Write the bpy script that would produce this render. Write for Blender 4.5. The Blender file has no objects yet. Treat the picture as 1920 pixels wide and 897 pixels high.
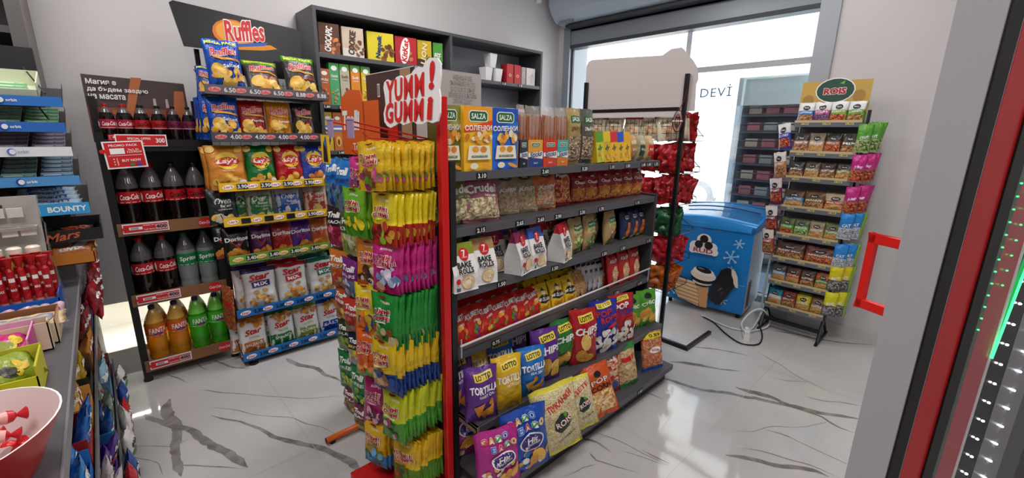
import bpy, bmesh, math, random
from mathutils import Vector, Matrix, noise
from math import sin, cos, pi, radians as R
random.seed(7)
S = bpy.context.scene
COL = S.collection
# ------------------------------------------------------------------ camera
f_px = 809.717; yaw, pitch, roll = R(46.564), R(13.711), R(0.976)
Fd = Vector((cos(pitch)*cos(yaw), cos(pitch)*sin(yaw), -sin(pitch)))
rt = Fd.cross(Vector((0, 0, 1))).normalized(); up = rt.cross(Fd)
r2 = rt*cos(roll)+up*sin(roll); u2 = -rt*sin(roll)+up*cos(roll)
cam = bpy.data.cameras.new('camera'); co = bpy.data.objects.new('camera', cam); COL.objects.link(co)
cam.sensor_width = 36; cam.lens = 36*f_px/1920; cam.clip_start = .02
mw = Matrix((r2, u2, -Fd)).transposed().to_4x4(); mw.translation = (0, 0, 1.5); co.matrix_world = mw
S.camera = co
S.view_settings.view_transform = 'Standard'; S.view_settings.look = 'None'
S.view_settings.exposure = 0.45; S.view_settings.gamma = 1; S.view_settings.use_curve_mapping = False
# ------------------------------------------------------------------ world + lights
W = bpy.data.worlds.new('world'); S.world = W; W.use_nodes = True
bg = W.node_tree.nodes['Background']; bg.inputs[0].default_value = (.74, .87, 1, 1); bg.inputs[1].default_value = 3.2
def light(name, typ, loc, rot, energy, size=None, color=(1, 1, 1)):
    l = bpy.data.lights.new(name, typ); l.energy = energy; l.color = color
    if typ == 'AREA':
        l.shape = 'RECTANGLE'; l.size, l.size_y = size
    o = bpy.data.objects.new(name, l); COL.objects.link(o); o.location = loc; o.rotation_euler = rot; return o
s = light('sun', 'SUN', (0, 0, 6), (R(38), 0, R(-70)), 4); s.data.angle = R(1)
for i, (x, y) in enumerate([(-.3, 0.2), (1.6, 0.2), (-.3, 2.2), (1.6, 2.45), (3.1, .9)]):
    light('ceiling_panel_light', 'AREA', (x, y, 3.14), (0, 0, 0), 18*(1 if i < 4 else .45), (.6, .6), (1, .97, .96))
light('ledge_led_light', 'AREA', (.6, 3.60, .405), (0, 0, 0), 5, (2.2, .04), (1, .98, .86))
# ------------------------------------------------------------------ materials
MC = {}
def lin(h):
    h = h.lstrip('#'); c = [int(h[i:i+2], 16)/255 for i in (0, 2, 4)]
    return tuple((x/12.92 if x <= .04045 else ((x+.055)/1.055)**2.4) for x in c)+(1,)
def M(h, r=.4, metal=0, em=0, alpha=1, trans=0, bump=0, spec=.5):
    k = (h, r, metal, em, alpha, trans, bump, spec)
    if k in MC: return MC[k]
    m = bpy.data.materials.new('paint_'+h); m.use_nodes = True; nt = m.node_tree; b = nt.nodes['Principled BSDF']
    c = lin(h); b.inputs['Base Color'].default_value = c; b.inputs['Roughness'].default_value = r
    b.inputs['Metallic'].default_value = metal; b.inputs['Alpha'].default_value = alpha
    b.inputs['Transmission Weight'].default_value = trans; b.inputs['Specular IOR Level'].default_value = spec
    if em: b.inputs['Emission Color'].default_value = c; b.inputs['Emission Strength'].default_value = em
    if bump:
        tc = nt.nodes.new('ShaderNodeTexCoord'); n = nt.nodes.new('ShaderNodeTexNoise'); n.inputs['Scale'].default_value = 22
        n.inputs['Detail'].default_value = 3; n.inputs['Distortion'].default_value = 1.2
        bp = nt.nodes.new('ShaderNodeBump'); bp.inputs['Strength'].default_value = bump; bp.inputs['Distance'].default_value = .012
        nt.links.new(tc.outputs['Object'], n.inputs['Vector']); nt.links.new(n.outputs['Fac'], bp.inputs['Height']); nt.links.new(bp.outputs[0], b.inputs['Normal'])
    MC[k] = m; return m
def foil(h): return M(h, .3, bump=.55)
def paper(h): return M(h, .5)
def food(cols, scale=60, r=.45, kind='VORONOI'):
    k = ('food', tuple(cols), scale)
    if k in MC: return MC[k]
    m = bpy.data.materials.new('food_print'); m.use_nodes = True; nt = m.node_tree; b = nt.nodes['Principled BSDF']
    tc = nt.nodes.new('ShaderNodeTexCoord'); v = nt.nodes.new('ShaderNodeTexVoronoi'); v.inputs['Scale'].default_value = scale*1.6
    ramp = nt.nodes.new('ShaderNodeValToRGB'); sp = nt.nodes.new('ShaderNodeSeparateColor')
    nt.links.new(tc.outputs['Object'], v.inputs['Vector']); nt.links.new(v.outputs['Color'], sp.inputs[0]); nt.links.new(sp.outputs[0], ramp.inputs[0])
    el = ramp.color_ramp.elements
    for i, c in enumerate(cols):
        e = el[i] if i < 2 else el.new(i/len(cols))
        e.position = i/len(cols); e.color = lin(c)
    bp = nt.nodes.new('ShaderNodeBump'); bp.inputs['Strength'].default_value = .4; bp.inputs['Distance'].default_value = .01
    nt.links.new(v.outputs['Distance'], bp.inputs['Height']); nt.links.new(bp.outputs[0], b.inputs['Normal'])
    nt.links.new(ramp.outputs[0], b.inputs['Base Color']); b.inputs['Roughness'].default_value = r
    MC[k] = m; return m
GREY = M('4b4b4f', .45); BLACK = M('0c0c0e', .35); DARK = M('2a2a2d', .5); WHITE = paper('f2f0ee'); RED = M('c4161c', .35)
CARD = M('8a5f3c', .7)
# ------------------------------------------------------------------ mesh builder
def mi(mats, m):
    if m not in mats: mats.append(m)
    return mats.index(m)
class MB:
    def __init__(s): s.v = []; s.f = []; s.m = []; s.mats = []; s.sm = []
    def add(s, vs, fs, m, smooth=False):
        o = len(s.v); k = mi(s.mats, m); s.v += [tuple(v) for v in vs]
        for f in fs: s.f.append([i+o for i in f]); s.m.append(k); s.sm.append(smooth)
    def box(s, x0, x1, y0, y1, z0, z1, m, rot=None, c=None):
        vs = [Vector((x, y, z)) for x in (x0, x1) for y in (y0, y1) for z in (z0, z1)]
        if rot is not None:
            c = Vector(c if c else ((x0+x1)/2, (y0+y1)/2, (z0+z1)/2)); vs = [c+rot@(v-c) for v in vs]
        s.add(vs, [(0, 1, 3, 2), (4, 6, 7, 5), (0, 4, 5, 1), (2, 3, 7, 6), (0, 2, 6, 4), (1, 5, 7, 3)], m)
    def tube(s, pts, r, m, n=8, cap=True):
        pts = [Vector(p) for p in pts]; vs = []; fs = []
        for i, p in enumerate(pts):
            d = (pts[min(i+1, len(pts)-1)]-pts[max(i-1, 0)]).normalized()
            a = d.orthogonal().normalized() if i == 0 else (a-d*a.dot(d)).normalized(); b = d.cross(a)
            rr = r[i] if isinstance(r, (list, tuple)) else r
            for k in range(n): vs.append(p+(a*cos(2*pi*k/n)+b*sin(2*pi*k/n))*rr)
        for i in range(len(pts)-1):
            for k in range(n): fs.append((i*n+k, i*n+(k+1) % n, (i+1)*n+(k+1) % n, (i+1)*n+k))
        if cap: fs += [tuple(range(n))[::-1], tuple((len(pts)-1)*n+k for k in range(n))]
        s.add(vs, fs, m, n > 6)
    def lathe(s, prof, n=20, c=(0, 0, 0), mf=None, m=None, sm=True):
        vs = []; 
        for r, z in prof:
            for k in range(n): vs.append((c[0]+r*cos(2*pi*k/n), c[1]+r*sin(2*pi*k/n), c[2]+z))
        for i in range(len(prof)-1):
            s.add(vs[i*n:(i+2)*n], [(k, (k+1) % n, n+(k+1) % n, n+k) for k in range(n)], mf(i) if mf else m, sm)
    def mesh(s, name, merge=False, bevel=0):
        me = bpy.data.meshes.new(name); me.from_pydata(s.v, [], s.f)
        for m in s.mats: me.materials.append(m)
        me.polygons.foreach_set('material_index', s.m); me.polygons.foreach_set('use_smooth', s.sm); me.update()
        if merge:
            bm = bmesh.new(); bm.from_mesh(me); bmesh.ops.remove_doubles(bm, verts=bm.verts, dist=.00015); bm.to_mesh(me); bm.free()
        return me
    def build(s, name, parent=None, bevel=0, merge=False):
        o = bpy.data.objects.new(name, s.mesh(name, merge or bevel > 0)); COL.objects.link(o); o.parent = parent
        if bevel:
            b = o.modifiers.new('bevel', 'BEVEL'); b.width = bevel; b.segments = 2; b.limit_method = 'ANGLE'
        return o
def tag(o, label, cat, group=None, kind=None):
    if label:
        for a_, b_ in (('from the left', 'from left'), ('from the front', 'from front'), ('from the bottom', 'from bottom'), ('from its right', 'from right'), (' of the gum display', ''), (' at the ', ' at '), (' of the row counted', ''), (' of the chip stand', ', chip stand'), (' in the ', ' in '), (' on the ', ' on ')):
            if len(label.split()) > 16: label = label.replace(a_, b_)
        o['label'] = label
    if cat: o['category'] = cat
    if group: o['group'] = group
    if kind: o['kind'] = kind
    return o
def struct(o): o['kind'] = 'structure'; return o
def empty(name, loc, label, cat, group=None, rz=0):
    o = bpy.data.objects.new(name, None); COL.objects.link(o); o.location = loc; o.rotation_euler = (0, 0, rz); o.empty_display_size = .05
    return tag(o, label, cat, group)
def put(me, name, loc, label, cat, group=None, rz=0., lean=0., tilt=0., s=1., sx=None):
    o = bpy.data.objects.new(name, me); COL.objects.link(o); o.location = loc; o.rotation_euler = (-lean, tilt, rz); o.scale = (sx or s, s, s)
    return tag(o, label, cat, group)
def tree(o, loc, label, rz=None, group=None):
    c = o.copy(); COL.objects.link(c); c.location = loc; c['label'] = label
    if rz is not None: c.rotation_euler = (o.rotation_euler[0], o.rotation_euler[1], rz)
    if group: c['group'] = group
    for ch in list(o.children):
        d = ch.copy(); COL.objects.link(d); d.parent = c
    return c
ORD = ['first', 'second', 'third', 'fourth', 'fifth', 'sixth', 'seventh', 'eighth', 'ninth', 'tenth', 'eleventh', 'twelfth', 'thirteenth', 'fourteenth', 'fifteenth', 'sixteenth']
# ------------------------------------------------------------------ lettering and print, draped on a surface fn(x,z,off)
TX = {}
def glyphs(t, bold=.0, shear=0., sp=1.):
    k = (t, bold, shear, sp)
    if k in TX: return TX[k]
    c = bpy.data.curves.new('t', 'FONT'); c.body = t; c.size = 1; c.resolution_u = 2; c.offset = bold*.7; c.shear = shear; c.space_character = sp; c.space_line = .85; c.align_x = 'CENTER'
    o = bpy.data.objects.new('t', c); COL.objects.link(o)
    me = bpy.data.meshes.new_from_object(o)
    bm = bmesh.new(); bm.from_mesh(me); bmesh.ops.triangulate(bm, faces=bm.faces)
    for it in range(2):
        ed = [e for e in bm.edges if e.calc_length() > .30]
        if not ed: break
        bmesh.ops.subdivide_edges(bm, edges=ed, cuts=1); bmesh.ops.triangulate(bm, faces=[f for f in bm.faces if len(f.verts) > 3])
    bm.to_mesh(me); bm.free()
    vs = [(v.co.x, v.co.y) for v in me.vertices]; fs = [tuple(p.vertices) for p in me.polygons]
    bpy.data.objects.remove(o); bpy.data.curves.remove(c); bpy.data.meshes.remove(me)
    x0 = min(v[0] for v in vs); x1 = max(v[0] for v in vs); y0 = min(v[1] for v in vs); y1 = max(v[1] for v in vs)
    TX[k] = ([(x-(x0+x1)/2, y-(y0+y1)/2) for x, y in vs], fs, x1-x0, y1-y0); return TX[k]
def T(t, u, v, fit, m, h=None, bold=.02, shear=0, rot=0, sp=1.): return ('T', t, u, v, fit, m, h, bold, shear, rot, sp)
def D(u, v, ru, rv, m, rot=0): return ('D', u, v, ru, rv, m, rot)
def Q(u0, v0, u1, v1, m, rot=0): return ('Q', u0, v0, u1, v1, m, rot)
def C(u, v, ru, rv, n, size, ms, seed=1): return ('C', u, v, ru, rv, n, size, ms, seed)
def P(pts, m): return ('P', pts, m)
def decorate(mb, fn, w, h, decor, off0=.0008):
    off = off0
    def put2(pts, fs, m, o): mb.add([fn(x, z, o) for x, z in pts], fs, m)
    def ell(cx, cz, rx, rz, m, rot, o, seg=18):
        pts = [(cx, cz)]; fs = []; ca, sa = cos(rot), sin(rot)
        rr_ = (.5, 1) if rx < .03 else (.34, .67, 1)
        for r in rr_:
            for k in range(seg):
                a = 2*pi*k/seg; x, z = rx*r*cos(a), rz*r*sin(a); pts.append((cx+x*ca-z*sa, cz+x*sa+z*ca))
        for k in range(seg):
            k2 = (k+1) % seg; fs += [(0, 1+k, 1+k2)]+[(1+q*seg+k, 1+(q+1)*seg+k, 1+(q+1)*seg+k2, 1+q*seg+k2) for q in range(len(rr_)-1)]
        put2(pts, fs, m, o)
    for d in decor:
        off += .0005
        if d[0] == 'T':
            _, t, u, v, fit, m, hh, bold, shear, rot, sp = d; vs, fs, tw, th = glyphs(t, bold, shear, sp)
            sx = fit*w/tw; sz = sx if hh is None else hh*h/th; ca, sa = cos(rot), sin(rot)
            put2([(u*w+(x*sx)*ca-(z*sz)*sa, v*h+(x*sx)*sa+(z*sz)*ca) for x, z in vs], fs, m, off)
        elif d[0] == 'D': ell(d[1]*w, d[2]*h, d[3]*w, d[4]*h, d[5], d[6], off)
        elif d[0] == 'Q':
            _, u0, v0, u1, v1, m, rot = d; n = 6; cx, cz = (u0+u1)/2*w, (v0+v1)/2*h; ca, sa = cos(rot), sin(rot); pts = []
            for i in range(n+1):
                for j in range(n+1):
                    x = (u0+(u1-u0)*i/n)*w-cx; z = (v0+(v1-v0)*j/n)*h-cz; pts.append((cx+x*ca-z*sa, cz+x*sa+z*ca))
            put2(pts, [(i*(n+1)+j, (i+1)*(n+1)+j, (i+1)*(n+1)+j+1, i*(n+1)+j+1) for i in range(n) for j in range(n)], m, off)
        elif d[0] == 'C':
            _, u, v, ru, rv, n, size, ms, seed = d; rg = random.Random(seed)
            for i in range(n):
                a = rg.random()*2*pi; r = rg.random()**.5; sc = size*(.75+.5*rg.random())*w
                off += .00012
                ell((u+ru*r*cos(a))*w, v*h+rv*r*sin(a)*h, sc, sc*(.55+.35*rg.random()), ms[i % len(ms)], rg.random()*pi, off, 9)
        elif d[0] == 'P':
            bm = bmesh.new(); bm.faces.new([bm.verts.new((x*w, z*h, 0)) for x, z in d[1]]); bmesh.ops.triangulate(bm, faces=bm.faces)
            for it in range(3):
                ed = [e for e in bm.edges if e.calc_length() > max(.012, .12*w)]
                if not ed: break
                bmesh.ops.subdivide_edges(bm, edges=ed, cuts=1); bmesh.ops.triangulate(bm, faces=[f for f in bm.faces if len(f.verts) > 3])
            bm.verts.index_update(); put2([(v.co.x, v.co.y) for v in bm.verts], [[v.index for v in f.verts] for f in bm.faces], d[2], off); bm.free()
def bag_mesh(w, h, d, base, decor=(), bands=(), seed=0, seal=.05, hang=False, nu=12, nv=16, wr=1.):
    """pillow pack: seals at top and bottom, swollen middle, creased film"""
    mb = MB(); sv = Vector((seed*3.7, seed*1.3, 0))
    def shp(u, v):
        b = max(0., min(1., (v-seal)/(1-2*seal))); b = max(0., sin(pi*b))**.5 if not hang else (max(0, sin(pi*b**1.15))**.55)
        a = max(0., 1-abs(2*u)**2.4)**.6
        n = noise.noise(Vector((u*5, v*5*h/w, 0))+sv)*.010*wr+noise.noise(Vector((u*16, v*7, 3))+sv)*.004*wr*(1.3-b)
        return d/2*a*b+n*min(1, a*1.6)*w/.15*(.25+.75*b)+.0008
    def fx(u, v):
        e = noise.noise(Vector((u*3+9, v*4, 1))+sv)*.012
        return w*(u*(1-.07*sin(pi*v))+e*abs(u)*2)
    def fr(x, z, off):
        u = max(-.5, min(.5, x/w)); v = max(0, min(1, z/h)); return (fx(u, v), -shp(u, v)-off, v*h+noise.noise(Vector((u*4, v, 5))+sv)*.006)
    def bk(x, z, off):
        p = fr(x, z, 0); return (p[0], -p[1]*.9, p[2])
    us = [-.5+i/nu for i in range(nu+1)]; vs = sorted(set([j/nv for j in range(nv+1)]+[b for b, _ in bands]))
    for fnn, flip in ((fr, 0), (bk, 1)):
        pts = []
        for v in vs:
            for u in us:
                p = fnn(u*w, v*h, 0)
                if abs(u) > .499: p = (p[0], 0, p[2])
                pts.append(p)
        for j in range(len(vs)-1):
            vm = (vs[j]+vs[j+1])/2; m = base
            for b, mm in bands:
                if vm >= b: m = mm
            n1 = nu+1; fs = [(j*n1+i, j*n1+i+1, (j+1)*n1+i+1, (j+1)*n1+i) for i in range(nu)]
            if flip: fs = [f[::-1] for f in fs]
            o = len(mb.v); k = mi(mb.mats, m)
            for f in fs: mb.f.append([q+(o if j == 0 else base_o) for q in f]); mb.m.append(k); mb.sm.append(True)
            if j == 0: base_o = o; mb.v += pts
    nu1 = nu+1; gr = [[Vector(fr(u*w, v*h, 0)) for u in us] for v in vs]
    for row in gr: row[0].y = 0; row[-1].y = 0
    def onmesh(x, z, off):                                # print follows the film's own facets
        u = max(0., min(nu-1e-6, (x/w+.5)*nu)); v = max(0., min(.999999, z/h)); i = int(u); j = 0
        while j < len(vs)-2 and vs[j+1] <= v: j += 1
        a = u-i; b = (v-vs[j])/(vs[j+1]-vs[j]); p = (gr[j][i]*(1-a)+gr[j][i+1]*a)*(1-b)+(gr[j+1][i]*(1-a)+gr[j+1][i+1]*a)*b
        return (p.x, p.y-off, p.z)
    decorate(mb, onmesh, w, h, decor, .0012)
    return mb.mesh('bag', merge=True)
def box_mesh(w, h, d, side, front=None, decor=(), topm=None):
    mb = MB(); front = front or side
    x, y = w/2, d/2
    mb.add([(-x, -y, 0), (x, -y, 0), (x, -y, h), (-x, -y, h)], [(0, 1, 2, 3)], front)
    mb.add([(-x, -y, 0), (x, -y, 0), (x, -y, h), (-x, -y, h), (-x, y, 0), (x, y, 0), (x, y, h), (-x, y, h)], [(1, 5, 6, 2), (5, 4, 7, 6), (4, 0, 3, 7), (0, 4, 5, 1)], side)
    mb.add([(-x, -y, h), (x, -y, h), (x, y, h), (-x, y, h)], [(0, 1, 2, 3)], topm or side)
    decorate(mb, lambda px, pz, o: (px, -y-o, pz), w, h, decor, .0004)
    return mb.mesh('box')
def plate(name, w, h, t, side, front, decor, parent=None, loc=(0, 0, 0), rot=(0, 0, 0), label=None):
    o = bpy.data.objects.new(name, box_mesh(w, h, t, side, front, decor)); COL.objects.link(o); o.parent = parent; o.location = loc; o.rotation_euler = rot
    if label: o['label'] = label
    return o
# ================================================================== ROOM
WX, WY = 4.05, 3.55
wall_m = M('d9d6d6', .55)
def wallmat():
    m = M('d3cfcf', .6, bump=.02); return m
def room(name, *boxes, m=None):
    mb = MB()
    for b in boxes: mb.box(*b, m or wallmat())
    return struct(mb.build(name))
room('wall_back', (-2.2, WX+.12, WY, WY+.12, .42, 3.2), (-2.2, WX+.12, WY+.12, WY+.5, .42, .56))
room('wall_recess', (-2.2, WX+.12, WY+.4, WY+.5, 0, .42), m=M('f4f2ea', .3))
plinth = MB(); plinth.box(-2.2, 1.16, WY-.09, WY+.4, 0, .14, M('e9e6e2', .12)); struct(plinth.build('trim_1'))
JR = .97
room('wall_window', (WX, WX+.35, 3.40, WY, 0, 3.2), (WX, WX+.12, -1.3, JR, 0, 3.2), (WX, WX+.35, JR, 3.4, 2.62, 3.2))
room('wall_left', (-2.3, -2.2, -1.3, WY+.12, 0, 3.2))
room('wall_front', (-2.3, WX+.12, -1.4, -1.3, 0, 3.2))
room('ceiling', (-2.3, WX+.35, -1.4, WY+.5, 3.2, 3.3), m=M('e8e6e4', .7))
bb = MB(); bb.box(WX-.012, WX, -1.3, JR, 0, .085, M('c9c9c6', .2)); struct(bb.build('baseboard_window'))
# marble floor: polished tiles, cloudy ground, grey veins inlaid in the same surface
def floor_mat(c1, c2, sc):
    m = bpy.data.materials.new('marble'); m.use_nodes = True; nt = m.node_tree; b = nt.nodes['Principled BSDF']
    tc = nt.nodes.new('ShaderNodeTexCoord'); n = nt.nodes.new('ShaderNodeTexNoise'); n.inputs['Scale'].default_value = sc; n.inputs['Detail'].default_value = 6; n.inputs['Distortion'].default_value = .8
    r = nt.nodes.new('ShaderNodeValToRGB'); r.color_ramp.elements[0].position = .35; r.color_ramp.elements[1].position = .62
    r.color_ramp.elements[0].color = lin(c1); r.color_ramp.elements[1].color = lin(c2)
    nt.links.new(tc.outputs['Object'], n.inputs['Vector']); nt.links.new(n.outputs['Fac'], r.inputs[0]); nt.links.new(r.outputs[0], b.inputs['Base Color'])
    b.inputs['Roughness'].default_value = .06; b.inputs['Specular IOR Level'].default_value = .65
    n2 = nt.nodes.new('ShaderNodeTexNoise'); n2.inputs['Scale'].default_value = 2.2; bp = nt.nodes.new('ShaderNodeBump'); bp.inputs['Strength'].default_value = .25; bp.inputs['Distance'].default_value = .01
    nt.links.new(tc.outputs['Object'], n2.inputs['Vector']); nt.links.new(n2.outputs['Fac'], bp.inputs['Height']); nt.links.new(bp.outputs[0], b.inputs['Normal'])
    return m
FM = floor_mat('bdbbba', 'cccac8', 1.2); VM = floor_mat('6f6d6c', '9a9896', 9); JM = floor_mat('b3b0ad', 'bdbab7', 3)
fl = MB(); fl.box(-2.3, WX+.5, -1.4, WY+.5, -.1, 0, FM)
VEINS=[[(0.08,2.9,0.034),(0.06,2.71,0.029),(0.07,2.54,0.027),(0.06,2.39,0.021),(0.04,2.28,0.019),(0.04,2.16,0.017)],[(-0.03,2.83,0.016),(0.02,2.69,0.017),(0.07,2.58,0.018),(0.13,2.48,0.02),(0.19,2.32,0.021),(0.24,2.19,0.023),(0.27,2.02,0.021)],[(0.23,2.58,0.004),(0.33,2.41,0.007),(0.39,2.29,0.01),(0.44,2.15,0.012),(0.51,2.04,0.016),(0.57,1.9,0.017),(0.62,1.77,0.019),(0.65,1.65,0.023)],[(0.21,2.9,0.003),(0.32,2.76,0.004),(0.45,2.62,0.002),(0.57,2.49,0.003),(0.81,2.27,0.003)],[(0.23,2.67,0.002),(0.38,2.48,0.002),(0.54,2.24,0.003),(0.68,1.94,0.002)],[(0.71,2.95,0.023),(0.76,2.81,0.018),(0.83,2.66,0.016),(0.86,2.55,0.011),(0.88,2.42,0.008)],[(-0.15,2.56,0.002),(-0.01,2.47,0.002),(0.05,2.42,0.002),(0.12,2.43,0.002)],[(0.05,2.27,0.006),(0.13,2.17,0.004),(0.27,2.02,0.002)],[(0.36,3.25,0.01),(0.43,3.09,0.007),(0.5,2.96,0.006)],[(0.23,3.31,0.004),(0.31,3.12,0.004)],[(0.1,3.23,0.007),(0.19,3.04,0.006)],[(-0.12,2.52,0.002),(-0.07,2.4,0.002),(-0.02,2.32,0.002),(0.0,2.21,0.002)],[(2.38,1.14,0.016),(2.44,0.96,0.016),(2.54,0.77,0.016),(2.62,0.65,0.016),(2.68,0.49,0.016),(2.73,0.34,0.017),(2.84,0.18,0.017)],[(2.66,0.77,0.028),(2.68,0.62,0.022),(2.69,0.48,0.016),(2.7,0.33,0.008),(2.68,0.17,0.004)],[(2.64,1.19,0.026),(2.77,1.0,0.017),(2.8,0.92,0.009),(2.9,0.81,0.002)],[(2.95,1.24,0.006),(3.05,1.03,0.007),(3.14,0.84,0.006)],[(3.25,0.83,0.004),(3.16,0.65,0.003),(3.08,0.5,0.003),(3.03,0.35,0.003)],[(2.86,0.46,0.004),(2.92,0.34,0.004),(3.01,0.19,0.004)],[(2.23,0.61,0.002),(2.35,0.52,0.002),(2.44,0.47,0.002),(2.54,0.38,0.002),(2.69,0.29,0.002)],[(2.35,0.51,0.004),(2.37,0.41,0.003),(2.37,0.3,0.002),(2.36,0.15,0.003)],[(2.12,0.54,0.003),(2.17,0.42,0.004),(2.21,0.3,0.003),(2.25,0.16,0.002)],[(2.0,0.58,0.016),(2.09,0.44,0.016),(2.16,0.32,0.016),(2.21,0.2,0.016)],[(1.72,0.87,0.004),(1.74,0.73,0.004)],[(2.17,1.14,0.006),(2.19,1.01,0.005)],[(2.93,0.66,0.003),(3.07,0.46,0.003)],[(3.72,0.88,0.012),(3.83,0.62,0.012),(4.02,0.28,0.011)],[(1.54,1.12,0.007),(1.58,1.04,0.007),(1.59,0.96,0.006)],[(1.52,1.03,0.006),(1.5,0.98,0.004),(1.6,0.8,0.002)],[(1.31,1.01,0.002),(1.42,1.01,0.002),(1.49,0.97,0.002)],[(1.67,1.11,0.003),(1.71,0.93,0.002),(1.73,0.73,0.002)],[(1.63,0.95,0.002),(1.73,0.73,0.002)]]
for vi, pts in enumerate(VEINS):
    L = []; Rr = []; P3 = []
    for i in range(len(pts)-1):
        n = 7
        for k in range(n+(i == len(pts)-2)):
            t = k/n; P3.append([pts[i][q]+(pts[i+1][q]-pts[i][q])*t for q in range(3)])
    N = len(P3)
    for i, (x, y, w) in enumerate(P3):
        a = P3[max(i-1, 0)]; b = P3[min(i+1, N-1)]; d = Vector((b[0]-a[0], b[1]-a[1])).normalized(); nn = Vector((-d.y, d.x))
        jit = noise.noise(Vector((x*6, y*6, vi)))*.035; wl = w*(.75+.8*abs(noise.noise(Vector((x*17, y*17, vi+5))))); wr_ = w*(.75+.8*abs(noise.noise(Vector((x*15, y*15, vi+9)))))
        e = min(1, i/4+.15, (N-1-i)/4+.15) if w < .05 else min(1, i/2+.5)
        L.append((x+nn.x*(jit+wl*e), y+nn.y*(jit+wl*e), .0004+vi*.00001)); Rr.append((x+nn.x*(jit-wr_*e), y+nn.y*(jit-wr_*e), .0004+vi*.00001))
    fl.add(L+Rr, [(i+1, i, N+i, N+i+1) for i in range(N-1)], VM)
for x in (-.7, .55, 1.8, 3.05): fl.add([(x-.0015, -1.3, .0006), (x+.0015, -1.3, .0006), (x+.0015, WY, .0006), (x-.0015, WY, .0006)], [(0, 1, 2, 3)], JM)
for y in (-.55, .7, 1.95, 3.2): fl.add([(-2.2, y-.0015, .0007), (WX, y-.0015, .0007), (WX, y+.0015, .0007), (-2.2, y+.0015, .0007)], [(0, 1, 2, 3)], JM)
struct(fl.build('floor'))
# ------------------------------------------------------------------ shop window
FRM = M('8d949c', .35, metal=.3); FRD = M('3a3d44', .4)
w = MB()
w.box(WX-.02, WX+.32, JR-.005, JR+.03, 0, 2.62, FRM); w.box(WX-.03, WX+.0, JR-.10, JR+.03, 0, 2.9, M('a9adb3', .35, metal=.3))
w.box(WX-.02, WX+.06, 3.37, 3.46, 0, 2.66, FRM); w.box(WX+.06, WX+.32, 3.37, 3.40, 0, 2.62, FRM); w.box(WX+.02, WX+.05, 3.35, 3.37, 0, 2.5, FRD)
w.box(WX-.0, WX+.10, JR, 3.40, 2.475, 2.64, FRM); w.box(WX-.01, WX+.12, JR, 3.38, 2.44, 2.475, FRD)
wo = struct(w.build('window_1', bevel=.003))
g = MB(); g.box(WX+.28, WX+.31, JR, 2.12, 2.10, 2.15, M('c3c8cc', .4)); g.box(WX+.28, WX+.31, 2.10, 2.15, 0, 2.5, M('eef1f2', .4)); g.box(WX+.28, WX+.31, JR, JR+.05, 0, 2.5, M('c3c8cc', .4)); g.box(WX+.27, WX+.32, JR, 3.4, 0, .06, FRM); g.build('sash', wo)
g = MB(); g.box(WX+.29, WX+.296, JR, 3.38, .06, 2.6, M('ffffff', .0, trans=1., alpha=.12)); go = g.build('pane', wo)
mb = MB(); decorate(mb, lambda x, z, o: (WX+.285-o, 1.815-x, 1.88+z), 1, 1, [T('DEV\u0130', 0, .045, .29, M('5f7fae', .5), .11, .012, 0, 0, 1.1)])
ob = mb.build('lettering', wo); ob['label'] = 'grey-blue letters on the glass'
# roller shutter housing above the window
sh = MB(); prof = [(4.045, 3.1), (3.76, 3.1), (3.76, 2.84), (3.80, 2.77), (3.88, 2.685), (4.045, 2.655)]
for i in range(len(prof)-1):
    (x0, z0), (x1, z1) = prof[i], prof[i+1]; sh.add([(x0, .95, z0), (x1, .95, z1), (x1, 3.46, z1), (x0, 3.46, z0)], [(0, 3, 2, 1)], M('b4bfca', .3))
for y, o in ((3.46, 1), (.95, -1)): sh.add([(x, y, z) for x, z in prof], [tuple(range(6))[::o]], M('c4cad0', .4))
sh.box(3.93, 4.045, 1.0, 3.36, 2.635, 2.66, FRD); sh.box(3.86, 3.875, 3.2, 3.4, 2.66, 2.69, FRM)
so = sh.build('shutter_box'); tag(so, 'blue-grey metal roller shutter box above the shop window', 'shutter box'); 
pl = MB(); pl.lathe([(0, 0), (.03, .0), (.03, .02), (.02, .03), (0, .03)], 16, m=WHITE); pl.tube([(0, 0, .03), (0, 0, .06)], .012, WHITE)
po = pl.build('alarm_sensor'); po.location = (3.66, WY-.035, 2.86); tag(po, 'small white sensor high on the wall left of the shutter box', 'sensor')
sw = MB(); sw.box(-.035, .035, -.008, 0, -.06, .06, M('5c8d9c', .4), ); sw.box(-.02, .02, -.012, -.008, -.02, .04, M('3c9a76', .4)); so2 = sw.build('wall_notice'); so2.location = (3.62, WY, 1.87); tag(so2, 'small blue-green notice on the wall right of the dark shelving', 'notice')
# ------------------------------------------------------------------ street outside
o = MB(); o.box(WX+.5, 30, -25, 30, -.12, -.02, M('e6e4e0', .8)); struct(o.build('ground'))
b = MB(); fac = M('efe6da', .8)
b.box(11.5, 14, -12, 26, 0, 9, fac)
bo = empty('building', (11.5, 6, 0), 'pale building across the street seen through the window', 'building'); q = b.build('facade', bo); q.matrix_parent_inverse = Matrix.Translation((-11.5, -6, 0))
for y, z, c in ((2.9, 2.3, 'd8c8b4'), (5.6, 2.6, 'cfd6d0'), (8.6, 2.4, 'd9cdbd'), (4.2, 5.4, 'd8cfc4'), (7.4, 5.4, 'd8cfc4')):
    f = MB(); f.box(-.05, .0, y-6-.55, y-6+.55, z-.7, z+.9, M(c, .6)); f.box(-.07, -.05, y-6-.45, y-6+.45, z-.6, z+.8, M('bcc6c8', .3)); f.build('window', bo)
car = empty('car', (9.86, 2.55, 0), 'pale car parked in the street outside the window', 'car')
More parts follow.
